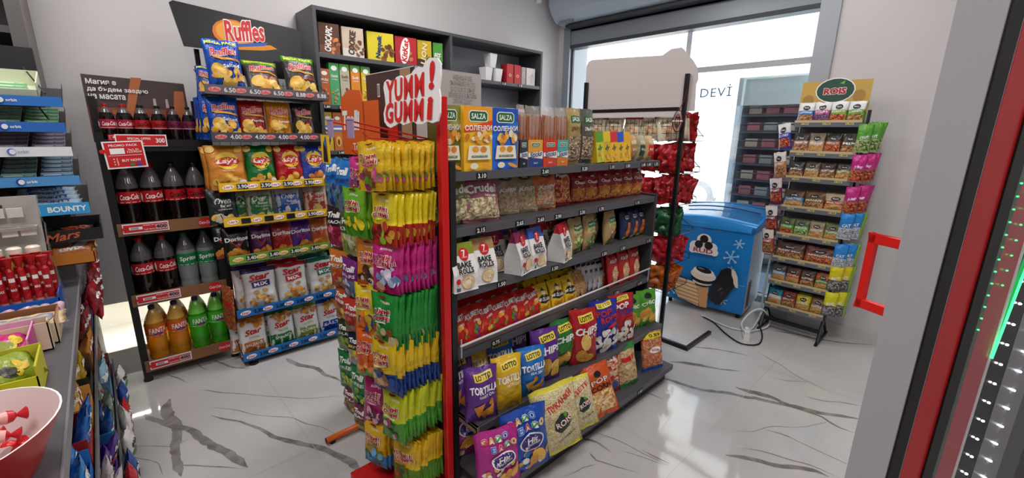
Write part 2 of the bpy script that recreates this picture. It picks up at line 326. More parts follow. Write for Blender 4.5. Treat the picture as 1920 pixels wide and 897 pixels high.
cb = MB(); cbm = M('a9b0b6', .3); prof = [(-2.1, .25), (-2.1, .75), (-1.9, .95), (-1.2, 1.0), (-.6, 1.42), (.9, 1.42), (1.5, 1.02), (2.05, .92), (2.1, .3)]
n = len(prof); cb.add([(-.8, y, z) for y, z in prof]+[(.8, y, z) for y, z in prof], [tuple(range(n))[::-1], tuple(range(n, 2*n))]+[(i, (i+1) % n, n+(i+1) % n, n+i) for i in range(n)], cbm)
cb.build('car_body', car, bevel=.05)
cb = MB(); cb.add([(-.81, -.95, 1.02), (-.81, -.55, 1.35), (-.81, .85, 1.35), (-.81, 1.25, 1.02)], [(0, 1, 2, 3)], M('8b9aa6', .1)); cb.box(-.815, -.805, .1, .14, 1.0, 1.36, FRD); cb.build('side_window', car)
for y in (-1.35, 1.35):
    wb = MB()
    for r0, r1, x, m_ in ((.0, .30, -.84, M('33353a', .6)),): wb.tube([(-.86, y, .30), (-.62, y, .30)], .31, m_, 24)
    wb.tube([(-.87, y, .30), (-.86, y, .30)], .21, M('d5d8dc', .3), 24)
    for k in range(7): a = k*2*pi/7; wb.tube([(-.872, y+.08*cos(a), .3+.08*sin(a)), (-.872, y+.19*cos(a), .3+.19*sin(a))], .018, M('6d7278', .4), 5)
    wb.build('wheel', car)
# dark glass-front cabinet with wire shelves outside the window
oc = empty('outdoor_cabinet', (4.62, 1.30, 0), 'blue-grey glass cabinet with wire hook shelves standing outside the window', 'cabinet')
cm = M('8fa6bd', .3); b = MB(); b.box(.36, .40, -.32, .42, 0, 2.06, cm); b.box(0, .4, -.32, -.28, 0, 2.06, cm); b.box(0, .4, .38, .42, 0, 2.06, cm); b.box(0, .4, -.32, .42, 1.80, 2.06, M('a7b9b9', .4)); b.box(0, .4, -.32, .42, 0, .2, cm); b.build('cabinet_body', oc)
for k in range(10):
    z = .32+k*.153; b = MB(); b.box(.02, .35, -.28, .38, z, z+.015, M('4b5560', .5))
    for yy in (-.25, .35): b.tube([(-.02, yy, z+.02), (-.03, yy, z+.05), (-.02, yy, z+.08)], .006, DARK, 6)
    b.tube([(-.02, -.25, z+.02), (-.02, .35, z+.02)], .006, DARK, 6); b.tube([(-.02, -.25, z+.08), (-.02, .35, z+.08)], .006, DARK, 6); b.build('wire_shelf', oc)
    for j in range(4):
        me = box_mesh(.11, .085, .12, paper(['8f5a66', 'a5a598', '7f8f90', '8f5c68'][(k+j) % 4]), paper(['a06470', 'b0b0a0', '8a9a9a', 'a56a76'][(k*2+j) % 4]))
        put(me, 'snack_pack', (4.75, 1.11+.15*j, z+.016), f'dim pack on the {ORD[k]} shelf from the bottom of the outdoor cabinet, {ORD[j]} from its right', 'snack pack', 'packs in the outdoor cabinet', rz=-pi/2)
# ================================================================== ICE CREAM FREEZER
FZ = empty('chest_freezer', (3.70, 1.45, 0), 'blue ice cream chest freezer with curved glass lid in front of the window', 'freezer', rz=R(-83.5))
blue = M('1b86d6', .25); hw = .335; D0 = .54
b = MB(); b.box(-hw, hw, 0, D0, .05, .76, M('c7ccd2', .35)); b.build('cabinet', FZ, bevel=.008)
def fz(x, z, o): return (x, -.006-o, .05+z)
SK = M('9fd0f4', .4); dk = M('1d1a20', .3); cream = paper('e9dccb'); cone = paper('d9a468'); cone2 = paper('f0cfa0')
flake = []
for cx, cz, rr in ((.235, .60, .035), (.19, .48, .052), (.20, .375, .026), (.175, .095, .032), (-.24, .42, .026), (-.27, .10, .05)):
    for k in range(6):
        a = k*pi/3+.3
        flake.append(('Q', cx+rr*.5*cos(a)-rr*.5, cz+rr*.5*sin(a)-.005, cx+rr*.5*cos(a)+rr*.5, cz+rr*.5*sin(a)+.005, SK, a)); flake.append(D(cx+rr*cos(a), cz+rr*sin(a), rr*.2, rr*.2, SK))
def bun(cx, cz): return [D(cx, cz, .034, .034, dk)]
dec = flake+[D(-.03, .595, .06, .055, WHITE), D(-.10, .535, .045, .045, WHITE), D(.04, .535, .045, .045, WHITE), Q(-.13, .475, .08, .55, WHITE), D(-.115, .50, .03, .03, WHITE), D(.065, .50, .03, .03, WHITE)]
dec += bun(-.03, .605)+bun(-.068, .553)+bun(.012, .553)+[T('RUD', -.028, .503, .16, M('a3273c', .4), .038, .03)]
dec += [('P', [(-.19, .04), (-.01, .0), (-.03, .21), (-.32, .235)], cone2), ('P', [(-.0, .0), (.06, .0), (.055, .21), (-.055, .21)], cone)]
for k in range(6): dec.append(Q(-.285+k*.02, .195-k*.034, -.035+k*.006, .203-k*.034, paper('b97f48'), -.12))
dec += [D(.0, .205, .062, .022, dk), D(.0, .228, .08, .030, cream), D(.0, .258, .098, .045, dk, -.06), D(.0, .292, .105, .052, cream, -.06), D(-.0, .322, .088, .038, M('f4efe8', .3), -.1), D(.0, .337, .066, .026, dk, -.15), D(-.02, .347, .03, .006, M('8a8288', .2), -.1)]
dec += [('P', [(.055, .13), (.075, .09), (.13, .055), (.165, .07), (.262, .26), (.27, .33), (.24, .385), (.185, .398), (.135, .365)], dk), ('P', [(.215, .392), (.245, .38), (.27, .33), (.283, .24), (.262, .245), (.246, .27), (.238, .31), (.222, .34)], cream), D(.15, .20, .022, .005, M('6b5a55', .2), .9), D(.165, .165, .018, .004, M('6b5a55', .2), .9)]
b = MB(); b.box(-hw, hw, -.006, .0, .05, .78, blue); decorate(b, fz, 1, 1, dec, .0005)
b.box(.10, .34-.01, -.0075, -.0065, .06, .062, M('0f5fa8', .3)); b.box(.10, .325, -.0075, -.0065, .30, .302, M('9fc8e8', .3)); b.box(.325, .327, -.0075, -.0065, .06, .30, M('0f5fa8', .3)); b.build('front_panel', FZ)
# side ventilation grille
b = MB()
for i in range(5):
    for j in range(12): b.box(hw, hw+.002, .06+i*.022, .06+i*.022+.013, .09+j*.02, .09+j*.02+.012, DARK)
b.build('vent_grille', FZ)
b = MB(); N = 10   # crowned lid surround
ptsf = [(-hw-.012+(2*hw+.024)*i/N, .80+.030*sin(pi*i/N)) for i in range(N+1)]
for i in range(N):
    (xa, za), (xb, zb) = ptsf[i], ptsf[i+1]
    b.add([(xa, -.02, .75), (xb, -.02, .75), (xb, -.02, zb), (xa, -.02, za), (xa, .05, za+.02), (xb, .05, zb+.02)], [(0, 1, 2, 3), (3, 2, 5, 4)], M('2590e0', .18), True)
    b.add([(xa, D0+.01, za+.08), (xb, D0+.01, zb+.08), (xb, D0-.04, zb+.08), (xa, D0-.04, za+.08), (xa, D0+.01, .75), (xb, D0+.01, .75)], [(0, 1, 2, 3), (0, 4, 5, 1)], M('2590e0', .18), True)
for x in (-hw-.012, hw-.02): b.add([(x, -.02, .75), (x+.032, -.02, .75), (x+.032, D0+.01, .75), (x, D0+.01, .75), (x, -.02, .795), (x+.032, -.02, .795), (x+.032, D0+.01, .875), (x, D0+.01, .875)], [(0, 1, 2, 3), (4, 7, 6, 5), (0, 4, 5, 1), (1, 5, 6, 2), (3, 2, 6, 7), (0, 3, 7, 4)], M('2590e0', .18))
b.build('lid_frame', FZ, merge=True)
b = MB(); gl = M('3e82b8', .05, alpha=.75)
for i in range(N):
    (xa, za), (xb, zb) = ptsf[i], ptsf[i+1]; b.add([(xa*.93, .04, za+.012), (xb*.93, .04, zb+.012), (xb*.93, D0-.03, zb+.078), (xa*.93, D0-.03, za+.078)], [(0, 1, 2, 3)], gl, True)
b.build('glass_lid', FZ, merge=True)
b = MB(); b.tube([(-.30+.06*q, .30, .868+.030*sin(pi*(.03+q*.094))) for q in range(11)], .006, M('154f86', .3)); b.build('lid_handle', FZ)
b = MB(); b.box(-.2, .2, .25, .5, .62, .76, paper('dfe6ea')); b.build('inner_basket', FZ)
for x in (-.29, .29):
    for y in (.05, .48): b = MB(); b.lathe([(0, 0), (.018, 0), (.018, .03), (.01, .05)], 12, (x, y, 0), m=BLACK); b.build('foot', FZ)
# cables and plug at the freezer
def cable(pts, r, m, label, name='power_cable'):
    b = MB(); P_ = [Vector(p) for p in pts]; out = []
    for i in range(len(P_)-1):
        p0 = P_[max(i-1, 0)]; p1 = P_[i]; p2 = P_[i+1]; p3 = P_[min(i+2, len(P_)-1)]
        for k in range(8):
            t = k/8; out.append(.5*((2*p1)+(p2-p0)*t+(2*p0-5*p1+4*p2-p3)*t*t+(3*p1-p0-3*p2+p3)*t**3))
    out.append(P_[-1]); b.tube(out, r, m, 8); return tag(b.build(name), label, 'cable')
cable([(3.55, 1.36, .01), (3.50, 1.25, .008), (3.36, 1.10, .008), (3.28, .96, .008), (3.36, .87, .008), (3.55, .90, .008), (3.66, .97, .06)], .0055, BLACK, 'black cable looping over the floor by the freezer')
cable([(3.56, 1.38, .012), (3.52, 1.24, .01), (3.50, 1.10, .01), (3.58, 1.00, .01), (3.74, 1.00, .04), (3.78, .99, .10), (3.86, .99, .06), (3.95, 1.0, .05)], .007, M('dfe1e3', .4), 'white cable running from the freezer over the floor')
cable([(3.44, .99, .03), (3.56, 1.06, .05), (3.66, 1.03, .13), (3.70, .97, .16), (3.80, .93, .06), (3.72, .92, .02), (3.60, .96, .012), (3.50, .98, .03)], .0065, M('e6e8ea', .4), 'white cable coiled up beside the power socket block')
cable([(3.80, 1.00, .02), (3.80, 1.003, .3), (3.82, 1.0, .62)], .008, M('b9bdc0', .4), 'grey cable standing up against the nut stand')
b = MB(); b.box(-.035, .035, -.022, .022, 0, .04, WHITE); b.box(-.03, .03, -.018, .018, .04, .07, M('e8e8e8', .4)); b.tube([(0, 0, .07), (0, 0, .095)], .014, WHITE)
b.box(-.03, -.002, -.025, -.022, .008, .032, M('b9bbbd', .5))
o = b.build('power_socket', bevel=.003); o.location = (3.40, .97, 0); o.rotation_euler = (0, 0, .5); tag(o, 'white power socket block with a plug lying on the floor', 'power socket')
# ================================================================== OPEN COOLER DOOR (right edge of the photo)
CD = empty('cooler_door', (1.2, 0, 0), 'open glass cooler door with red and black edge strips, at the far right', 'cooler door')
def az(a, r): return Vector((r*cos(R(a)), r*sin(R(a)), 0))
P0 = az(3.85, 1.2); P1 = az(.62, 1.2); dd = Vector((cos(R(-28)), sin(R(-28)), 0)); nn_ = Vector((-dd.y, dd.x, 0))
def hit(a):   # where the inner face meets azimuth a
    c_, s_ = cos(R(a)), sin(R(a)); det = dd.x*(-s_)-(-c_)*dd.y
    t = (-P1.x*(-s_)-(-c_)*(-P1.y))/det; return t
def slab(name, a0, a1, m, dep=.0, th=.004, z0=.02, z1=2.15, label=None):
    t0, t1 = hit(a0), hit(a1); b = MB(); vs = []
    for z in (z0, z1):
        for t, k in ((t0, 0), (t1, 0), (t1, 1), (t0, 1)):
            p = P1+dd*t+nn_*(dep+k*th if k else dep); vs.append((p.x-1.2, p.y, z))
    b.add(vs, [(0, 1, 2, 3), (7, 6, 5, 4), (0, 4, 5, 1), (1, 5, 6, 2), (2, 6, 7, 3), (3, 7, 4, 0)], m); o = b.build(name, CD)
    if label: o['label'] = label
    return o
b = MB(); W2 = (P0-P1).length; pe = [P1, P0, P0+dd*.62, P1+dd*.62]
tt = hit(-2.35); pe = [P1, P0, P0+dd*tt, P1+dd*tt+nn_*.004, P1+dd*hit(.45)+nn_*.004, P1+dd*hit(.55)]
b.add([(p.x-1.2, p.y, z) for z in (.02, 2.15) for p in pe], [(5, 4, 3, 2, 1, 0), (6, 7, 8, 9, 10, 11)]+[(i, (i+1) % 6, 6+(i+1) % 6, 6+i) for i in range(6)], M('b4b0b6', .35)); b.build('door_frame', CD)
slab('gasket', .55, -.25, M('08080a', .5), -.004, .006); slab('seal_lip', -.27, -.42, M('b8b8bc', .3), -.001, .004)
slab('red_strip', -.42, -1.85, M('c4191c', .3), -.002, .006); slab('inner_gasket', -1.85, -2.5, M('0a0a0c', .4), -.006, .008)
slab('dotted_strip', -2.5, -2.95, M('5d6a66', .25), 0, .006); slab('pink_strip', -2.95, -4.0, M('b5535a', .25), 0, .006); slab('bright_trim', -4.0, -4.15, M('d8d8da', .2), -.001, .006)
slab('glass_edge', -4.15, -5.2, M('1f1f24', .15), 0, .006); slab('metal_trim', -5.2, -6.6, M('8f9098', .3, metal=.2), -.001, .006); slab('metal_return', -6.6, -7.6, M('5e5e66', .3, metal=.2), 0, .006)
slab('door_glass', -7.6, -14, M('050508', .1), 0, .006)
def led_glint_dots(a, z0, z1, n, m, r=.0028, dep=-.004):
    t = hit(a)
    for i in range(n):
        z = z0+(z1-z0)*i/(n-1); p = P1+dd*t+nn_*dep; b = MB(); b.lathe([(0, -r), (r, -r*.5), (r, r*.5), (0, r)], 8, (p.x-1.2, p.y, z), m=m); b.build('led', CD)
wl = M('ffffff', .3, em=9); green_refl = M('38ff7a', .3, em=2.2)  # green emission paints the reflection of a green sign
led_glint_dots(-4.7, .55, 1.20, 14, wl); led_glint_dots(-5.9, .57, 1.22, 14, wl); led_glint_dots(-2.75, 1.10, 1.42, 13, green_refl, .002); led_glint_dots(-3.4, 1.2, 1.5, 10, green_refl, .002)  # white dots are lamps, green dots a painted reflection
b = MB(); t = hit(-4.1); p = P1+dd*t-nn_*.003; t2 = hit(-5.0); p2 = P1+dd*t2-nn_*.003; b.tube([(p.x-1.2, p.y, 1.02), (p2.x-1.2, p2.y, 1.60)], .0025, green_refl, 6); o = b.build('led_tube', CD); o['label'] = 'thin green light line'
# handle on the outer side
b = MB(); h0 = P0+dd*.012+nn_*.001; h1 = h0+nn_*.066 
hz0, hz1 = 1.122, 1.297
def hb(p, q, za, zb, th=.0065):
    d_ = (q-p); n2 = Vector((-d_.y, d_.x, 0)).normalized()*th; vs = [(v.x-1.2, v.y, z) for z in (za, zb) for v in (p-n2, q-n2, q+n2, p+n2)]
    b.add(vs, [(3, 2, 1, 0), (4, 5, 6, 7), (0, 1, 5, 4), (1, 2, 6, 5), (2, 3, 7, 6), (3, 0, 4, 7)], M('e2241f', .3))
hb(h0, h1, hz1-.022, hz1); hb(h0, h1, hz0, hz0+.022); hb(h0+nn_*.050, h1, hz0, hz1); b.build('handle', CD, bevel=.002)
# ================================================================== MAIN GONDOLA
GX0, GX1 = .93, 2.41; SZ = [.12, .36, .64, .90, 1.147, 1.36]; SF = [1.07, 1.17, 1.29, 1.29, 1.30, 1.30]; GB = 1.66
G = empty('gondola_shelf', (1.67, 1.66, 0), 'dark grey gondola shelving full of snack bags in the middle of the shop', 'shelving unit')
def gp(b, name, label=None, **k):
    for i, v in enumerate(b.v): b.v[i] = (v[0]-1.67, v[1]-1.66, v[2])
    o = b.build(name, G, **k)
    if label: o['label'] = label
    return o
b = MB(); b.box(GX0, GX1, GB, GB+.02, .05, 1.33, M('3a3a3d', .6)); gp(b, 'back_panel')
b = MB(); b.box(GX1, GX1+.022, 1.29, 2.03, 0, 1.16, M('3b3b3f', .5)); gp(b, 'end_panel', bevel=.002)
b = MB(); b.box(GX0-.025, GX0, 1.285, 1.31, 0, 1.40, M('1e1e20', .4)); b.box(GX0-.02, GX0-.005, 1.31, 2.03, .02, 1.30, M('3b3b3f', .5)); gp(b, 'end_panel')
b = MB(); b.box(GX0, GX1, 1.11, 1.125, 0, .10, M('323235', .5)); gp(b, 'kick_plate')
for i, z in enumerate(SZ):
    b = MB(); x1 = GX1 if i < 5 else 2.43; x0 = GX0 if i < 5 else .885; b.box(x0, x1, SF[i], GB, z-.012, z, GREY); b.box(x0, x1, SF[i]-.004, SF[i]+.004, z-.034, z, M('55555a', .35)); 
    gp(b, 'shelf', bevel=.0012)
    if i in (1, 2, 3, 4):                          # same shelf on the far side of the unit
        b = MB(); b.box(GX0, GX1, GB+.02, 2.03, z-.012, z, GREY); gp(b, 'shelf')
b = MB(); b.box(GX0-.0, GX0+.012, 1.165, 1.30, .33, .36, M('8d7b63', .7)); gp(b, 'shelf_end', 'raw brown shelf end')
b = MB(); b.tube([(GX0+.005, 1.275, .672), (GX1-.02, 1.275, .70)], .005, M('e8e6e2', .3), 8); gp(b, 'retaining_rail', 'white retaining rod')
for x in (GX0+.01, GX1-.03):
    b = MB(); b.tube([(x, 1.275, .62), (x, 1.275, .70)], .003, M('bbbbbb', .3), 6); gp(b, 'rail_bracket')
TAGM = M('121214', .4); DIG = M('f4f4f2', .4)
def price(parent, txt, x, y, z, w_=.05, h_=.024, bgm=TAGM, fm=DIG, off=(1.67, 1.66, 0), rz=0, label=None):
    o = plate('price_tag', w_, h_, .002, bgm, bgm, [T(txt, 0, .5, .8, fm, .72, .03)], parent, (x-off[0], y-off[1], z-off[2]), (0, 0, rz), label); return o
for txt, x, i in (('3.10', 1.06, 5), ('2.60', 1.42, 5), ('3.20', 1.70, 5), ('1.10', 1.93, 5), ('1.00', 2.08, 5), ('1.40', 2.24, 5), ('1.40', 2.30, 5), ('1.35', 2.38, 5), ('2.15', 1.055, 4), ('2.65', 1.27, 4), ('2.60', 1.40, 4), ('2.90', 1.52, 4), ('2.30', 1.70, 4), ('1.70', 1.86, 4), ('1.10', 2.21, 4), ('1.50', 1.16, 3), ('1.50', 1.50, 3), ('1.50', 1.90, 3), ('1.50', 2.08, 3), ('1.15', 2.36, 3), ('0.75', 1.13, 2), ('0.40', 1.66, 2), ('1.10', 1.85, 2), ('1.50', 2.05, 2), ('1.15', 2.30, 2), ('1.65', 2.02, 0)):
    price(G, txt, x, SF[i]-.006, SZ[i]-.031)
# ------------------------------------------------------------------ product prints
YEL, CRM, TAN, BRN = M('f2c81e', .4), M('efe3cc', .5), M('c9a06c', .5), M('6b452a', .5)
CHIPS = [M('e9b64a', .45), M('d99a34', .45), M('f0c768', .45)]; POPC = [M('f2efe6', .5), M('e2dcc9', .5), M('faf8f2', .5)]; TORT = [M('d98a2b', .5), M('e8a13c', .5), M('c97a22', .5)]
SNK = food(['c98c4a', 'e0b070', 'a8672e', 'd9a35c'], 75); NUTS = food(['b5763c', 'd9a566', '8c5226', 'e3bd85', '6e3d1c'], 90); PCORN = food(['e9dfb8', 'd9c68a', 'f4efd9', 'cbb26a'], 130)
REDF = food(['b3272b', 'd9563a', 'e3a04c', '7d181d'], 80); BRF = food(['8b6b4c', 'b3977a', 'd9c6a8', '5b4330'], 85); GRF = food(['5c8f3a', 'a7c46a', 'e5dfb0', '3b6b2c'], 80)
W_, R_, K_ = M('f6f4f0', .4), M('cf1b22', .35), M('1a1a1c', .4)
def outl(t, u, v, fit, m, mo=None, h=.14, b1=.03, b2=.075, shear=0, rot=0):
    return [T(t, u, v, fit*1.03, mo or W_, h*1.1, b2, shear, rot), T(t, u, v, fit, m, h, b1, shear, rot)]
def ruffles(w, h, base, flav, fm, mega=None, seed=0, wave=None):
    d = [C(.05, .22, .42, .17, 12, .13, CHIPS, seed), D(-.2, .36, .20, .15, CHIPS[0], .4), D(-.14, .33, .15, .10, CHIPS[2], .5), ('P', [(-.35, .66), (.40, .60), (.46, .56), (.1, .58), (-.28, .60)], CHIPS[1])]
    d += outl('Ruffles', 0, .74, .74, R_, W_, .15, .03, .075, .25, .10)+[T(flav, .16, .46, .46, fm, .075, .02)]
    if wave: d = [('Q', -.46+.14*i, .04, -.41+.14*i, .9, wave, -.25) for i in range(7)]+d
    bands = [(.87, mega)] if mega else []
    if mega: d.append(T('MEGA PACK', 0, .925, .86, M('f3ef3a', .4), .065, .05))
    return bag_mesh(w, h, .07, base, d, bands, seed)
def lays(w, h, base, seed=0, chip=None):
    d = [D(.02, .64, .30, .20, M('f7cf2d', .4)), D(.02, .62, .33, .105, R_, .06), T("Lay's", .02, .62, .52, W_, .13, .04, .1, .06), C(0, .16, .36, .12, 12, .11, chip or CHIPS, seed), T('CLASSIC', .02, .42, .3, W_, .03, .02), D(.36, .14, .10, .07, W_), D(-.36, .90, .12, .07, CHIPS[2], .4), D(.34, .90, .12, .07, CHIPS[0], .6)]
    return bag_mesh(w, h, .065, base, d, (), seed)
def oven(w, h, base, mid, seed=0):
    return bag_mesh(w, h, .06, base, [('Q', -.48, .03, .48, .72, mid, 0), T("Lay's", 0, .85, .3, R_, .06, .04), T('Oven', 0, .64, .56, W_, .17, .01, .3, .05), T('Baked', .08, .50, .36, W_, .07, .02), T('YOGHURT & HERBS', .05, .40, .5, W_, .03, .01), C(-.05, .14, .34, .1, 7, .13, [CRM, CHIPS[2]], seed)], (), seed)
def doritos(w, h, base, acc, seed=0):
    return bag_mesh(w, h, .06, base, [('P', [(-.26, .60), (.26, .62), (.04, .36), (.0, .36)], R_), ('P', [(-.20, .585), (.21, .60), (.02, .40)], base), T('Doritos', 0, .66, .84, W_, .13, .05, 0, .04), ('Q', -.40, .05, .42, .20, acc, .1), C(0, .18, .36, .10, 7, .13, TORT, seed)], (), seed)
def star(w, h, acc, seed=0, sub='MIX'):
    return bag_mesh(w, h, .07, M('eceaea', .35, bump=.4), [C(.0, .20, .36, .15, 26, .075, [TORT[1], CHIPS[2], TORT[0], CRM], seed), T('Star', 0, .80, .66, R_, .15, .055, .25, .12), Q(-.26, .56, .30, .70, acc, .06), T(sub, .02, .63, .42, W_, .085, .05, 0, .06), D(-.15, .44, .1, .05, TAN), D(.12, .46, .1, .05, TAN)], [(.90, acc)], seed)
def starp(w, h, acc, seed=0, txt='POPCORN'):
    return bag_mesh(w, h, .065, M('eceaea', .35, bump=.4), [('Q', -.48, .03, .48, .36, acc, 0), T('Star', .0, .60, .64, R_, .14, .055, .25, .12), Q(-.2, .40, .22, .50, M('dfe3d8'), .06), T('POPCORN', .01, .45, .36, acc, .04, .02, 0, .06), T(txt, .02, .27, .68, W_, .075, .03, 0, .04), C(0, .80, .4, .1, 18, .08, TORT, seed)], [(.88, acc)], seed)
def loto(w, h, base, txt, tm, items, ims, seed=0, size=.15, sub=None, d=.085, extra=()):
    return bag_mesh(w, h, d, base, [Q(-.26, .78, .30, .91, M('efd54a', .4), .12), T('LOTTO', .02, .845, .46, K_, .085, .05, 0, .12), T(txt, .02, .63, .84, tm, .13, .055, .15, .08)]+([T(sub, .1, .52, .5, tm, .05, .02, 0, .08)] if sub else [])+[C(0, .26, .36, .18, items, size, ims, seed)]+list(extra), (), seed, hang=True)
def bakeroll(w, h, top, tomato=True, seed=0):
    """flat-bottomed paper bag, wide at the foot and pinched at the top"""
    mb = MB(); wm = M('efedea', .35, bump=.25)
    def prof(v): return .040*min(1, (1-v)/.62)+.002
    N = 8
    for sgn in (-1, 1):
        pts = []
        for j in range(N+1):
            v = j/N
            for i in range(5): u = -.5+i/4; pts.append((u*w*(1-.04*v), sgn*(prof(v)+.006*noise.noise(Vector((u*4, v*5, seed+sgn)))), v*h))
        for j in range(N): mb.add(pts[j*5:(j+2)*5], [((i, i+1, 5+i+1, 5+i) if sgn < 0 else (i, 5+i, 5+i+1, i+1)) for i in range(4)], top if j/N > .74 else wm, True)
    for sx in (-1, 1):
        pts = []
        for j in range(N+1):
            v = j/N; x = sx*.5*w*(1-.04*v); p = prof(v); pts += [(x, -p, v*h), (x-sx*.014*(1-abs(2*v-1)), 0, v*h), (x, p, v*h)]
        for j in range(N): mb.add(pts[j*3:(j+2)*3], [(i, i+1, 3+i+1, 3+i) if sx > 0 else (i, 3+i, 3+i+1, i+1) for i in range(2)], top if j/N > .74 else M('d9d8d6', .4, bump=.2), True)
    mb.add([(-w/2, -.047, 0), (w/2, -.047, 0), (w/2, .047, 0), (-w/2, .047, 0)], [(0, 3, 2, 1)], wm)
    fn = lambda x, z, o: (x*(1-.04*z/h), -(prof(z/h)+.006*noise.noise(Vector((round(x/w*4)/4*0+x/w*4, z/h*5, seed-1))))-o-.0012, z)
    d = [D(.04, .77, .20, .13, R_), T('7', .04, .79, .14, W_, .13, .03), T('DAYS', .04, .715, .2, W_, .025, .02), T('BAKE', -.02, .565, .58, K_, .12, .05), T('ROLLS', .02, .44, .62, K_, .11, .05), T('BREAD CHIPS', .08, .36, .5, M('7a8a4a'), .025, .01), D(.06, .19, .27, .15, M('b98f5c')), D(.06, .19, .25, .137, M('ecd3a4')), D(.06, .195, .10, .05, M('f6e8c8')), C(.06, .19, .2, .1, 8, .018, [M('a97940')], seed)]
    if tomato: d += [D(-.36, .25, .10, .06, R_), Q(-.45, .04, -.30, .12, M('5a5a60'))]
    decorate(mb, fn, w, h, d)
    return mb.mesh('bag', merge=False)
def kubeti(seed=0, acc='e7872c'):
    return bag_mesh(.105, .155, .045, foil('c4231f'), [T('KUBETI', -.02, .72, .9, W_, .15, .06, .35, .16), C(.05, .28, .38, .20, 9, .12, [M(acc), M('d94f2a'), GREENP, M('e9b64a')], seed), T('CHEESE', .1, .53, .4, W_, .06, .02, .2, .12)], (), seed)
GREENP = M('4f8f3a', .4)
KB = [kubeti(i, a) for i, a in enumerate(('e7872c', 'd93a26', '8e3a8c'))]
def product(me, name, i, x, y, lab, cat='chip bag', grp=None, lean=.12, rz=0., z=None, s=1., tilt=0., sx=None):
    if i in (0, 1, 4) and me not in (rb_skip or []): rz = -abs(rz)*.5-(.22 if i < 2 else .12)
    return put(me, name, (x, y, (SZ[i] if z is None else z)+.002, ), lab, cat, grp, rz=rz, lean=lean, tilt=tilt, s=s, sx=sx)
rb_skip = None
# top shelf ---------------------------------------------------------
def salza(c1, c2, base, sub, seed):
    fr = [('Q', -.5, .62, .5, 1.0, M(c1, .4), 0), ('P', [(-.5, .60), (.5, .66), (.5, .80), (-.5, .66)], M(c2, .4)), ('P', [(-.34, .80), (-.28, .765), (.28, .765), (.34, .80), (.34, .90), (.26, .94), (-.26, .94), (-.34, .90)], W_), ('P', [(-.31, .805), (-.26, .78), (.26, .78), (.31, .805), (.31, .895), (.24, .925), (-.24, .925), (-.31, .895)], M('1f6a34', .4)), T('SALZA', 0, .852, .5, W_, .085, .03),
          T('СОЛЕНКИ', 0, .675, .95, W_, .085, .045, 0, .02), T('СОЛЕНКИ', 0, .672, .93, M(sub, .4), .07, .012, 0, .02), C(0, .53, .42, .08, 22, .09, [TORT[1], CHIPS[2], TORT[2], CRM], seed), ('P', [(-.42, .18), (.42, .18), (.36, .40), (-.36, .40)], M('f4ead0')), D(-.14, .34, .12, .05, TORT[1]), D(.14, .34, .12, .05, TORT[0]), Q(-.28, .215, .28, .245, M('1f6a34')), T('HEALTHY FAMILY', 0, .23, .5, W_, .018, .01), D(-.2, .08, .14, .05, CRM), D(.25, .07, .2, .03, TORT[1], -.3)]
    return box_mesh(.136, .236, .065, paper(base), paper(base), fr)
z5 = SZ[5]
put(salza('8a8c3c', 'a3a04a', '76782f', 'f4f0e0', 1), 'cracker_box', (.932, 1.355, z5), 'olive green salty cracker box behind the red pole, left end of the top gondola shelf', 'cracker box', 'salty cracker boxes', sx=.74)
put(salza('f0a51e', 'e8431c', 'f2bd2c', 'f7f2e8', 2), 'cracker_box', (1.050, 1.335, z5), 'orange and yellow salty cracker box with a green logo', 'cracker box', 'salty cracker boxes')
put(salza('1f55b8', '2d6fd0', '2a6ed2', 'f7f2e8', 3), 'cracker_box', (1.186, 1.335, z5), 'blue and yellow salty cracker box with a green logo', 'cracker box', 'salty cracker boxes')
put(box_mesh(.03, .112, .06, M('a3764a'), paper('b78a5c'), [T('ks', .1, .4, .5, K_, .2, .03, .3)]), 'pretzel_carton', (1.272, 1.36, z5), 'small brown carton right of the blue and yellow cracker box', 'carton')
def pretzel(x, c1, c2, w, lab):
    e = empty('pretzel_pack', (x, 1.35, z5), lab, 'pretzel pack', 'pretzel stick packs')
    o = bpy.data.objects.new('carton', box_mesh(w, .116, .055, M(c1), M(c1), [('P', [(-.5, 0), (.5, 0), (.5, .28), (-.5, .36)], M(c2)), ('P', [(-.5, .38), (.5, .30), (.5, .58), (-.5, .52)], W_), Q(-.3, .74, .3, .9, W_), Q(-.27, .76, .27, .88, M('1f6a34')), T('SALZA', 0, .82, .42, W_, .07, .03), T('Sticks', 0, .48, .86, M('2a3f7a'), .2, .02, .35, .12), T('SALT', 0, .15, .3, W_, .06, .02)])); COL.objects.link(o); o.parent = e
    b = MB(); n = int(w/.0075); sm = [M('a8623a', .5), M('8d4e2c', .5), M('bd7a4c', .5)]
    for r in range(2):
        for k in range(n):
            xx = -w/2+.004+k*(w-.008)/(n-1)+random.uniform(-.001, .001); yy = -.014+r*.02; t = random.uniform(-.003, .003)
            b.tube([(xx, yy, .01), (xx+t, yy, .215+random.uniform(-.006, .008))], .0032, sm[(k+r) % 3], 5)
    b.build('pretzel_sticks', e)
    film = bag_mesh(w*1.0, .15, .05, M('e8dcd4', .12, alpha=.22), (), (), int(x*50)); o = bpy.data.objects.new('film', film); COL.objects.link(o); o.parent = e; o.location.z = .108; return e
pretzel(1.312, '3c3a48', '20283c', .045, 'dark carton of pretzel sticks in clear film, leftmost of the pretzel packs')
pretzel(1.384, 'e9a53a', '24488f', .09, 'yellow and blue carton of pretzel sticks in clear film')
pretzel(1.480, 'd9342a', 'd9452c', .09, 'red carton of pretzel sticks in clear film')
pretzel(1.566, '4fb0ac', 'e07f2a', .075, 'teal and orange carton of pretzel sticks, rightmost of the pretzel packs')
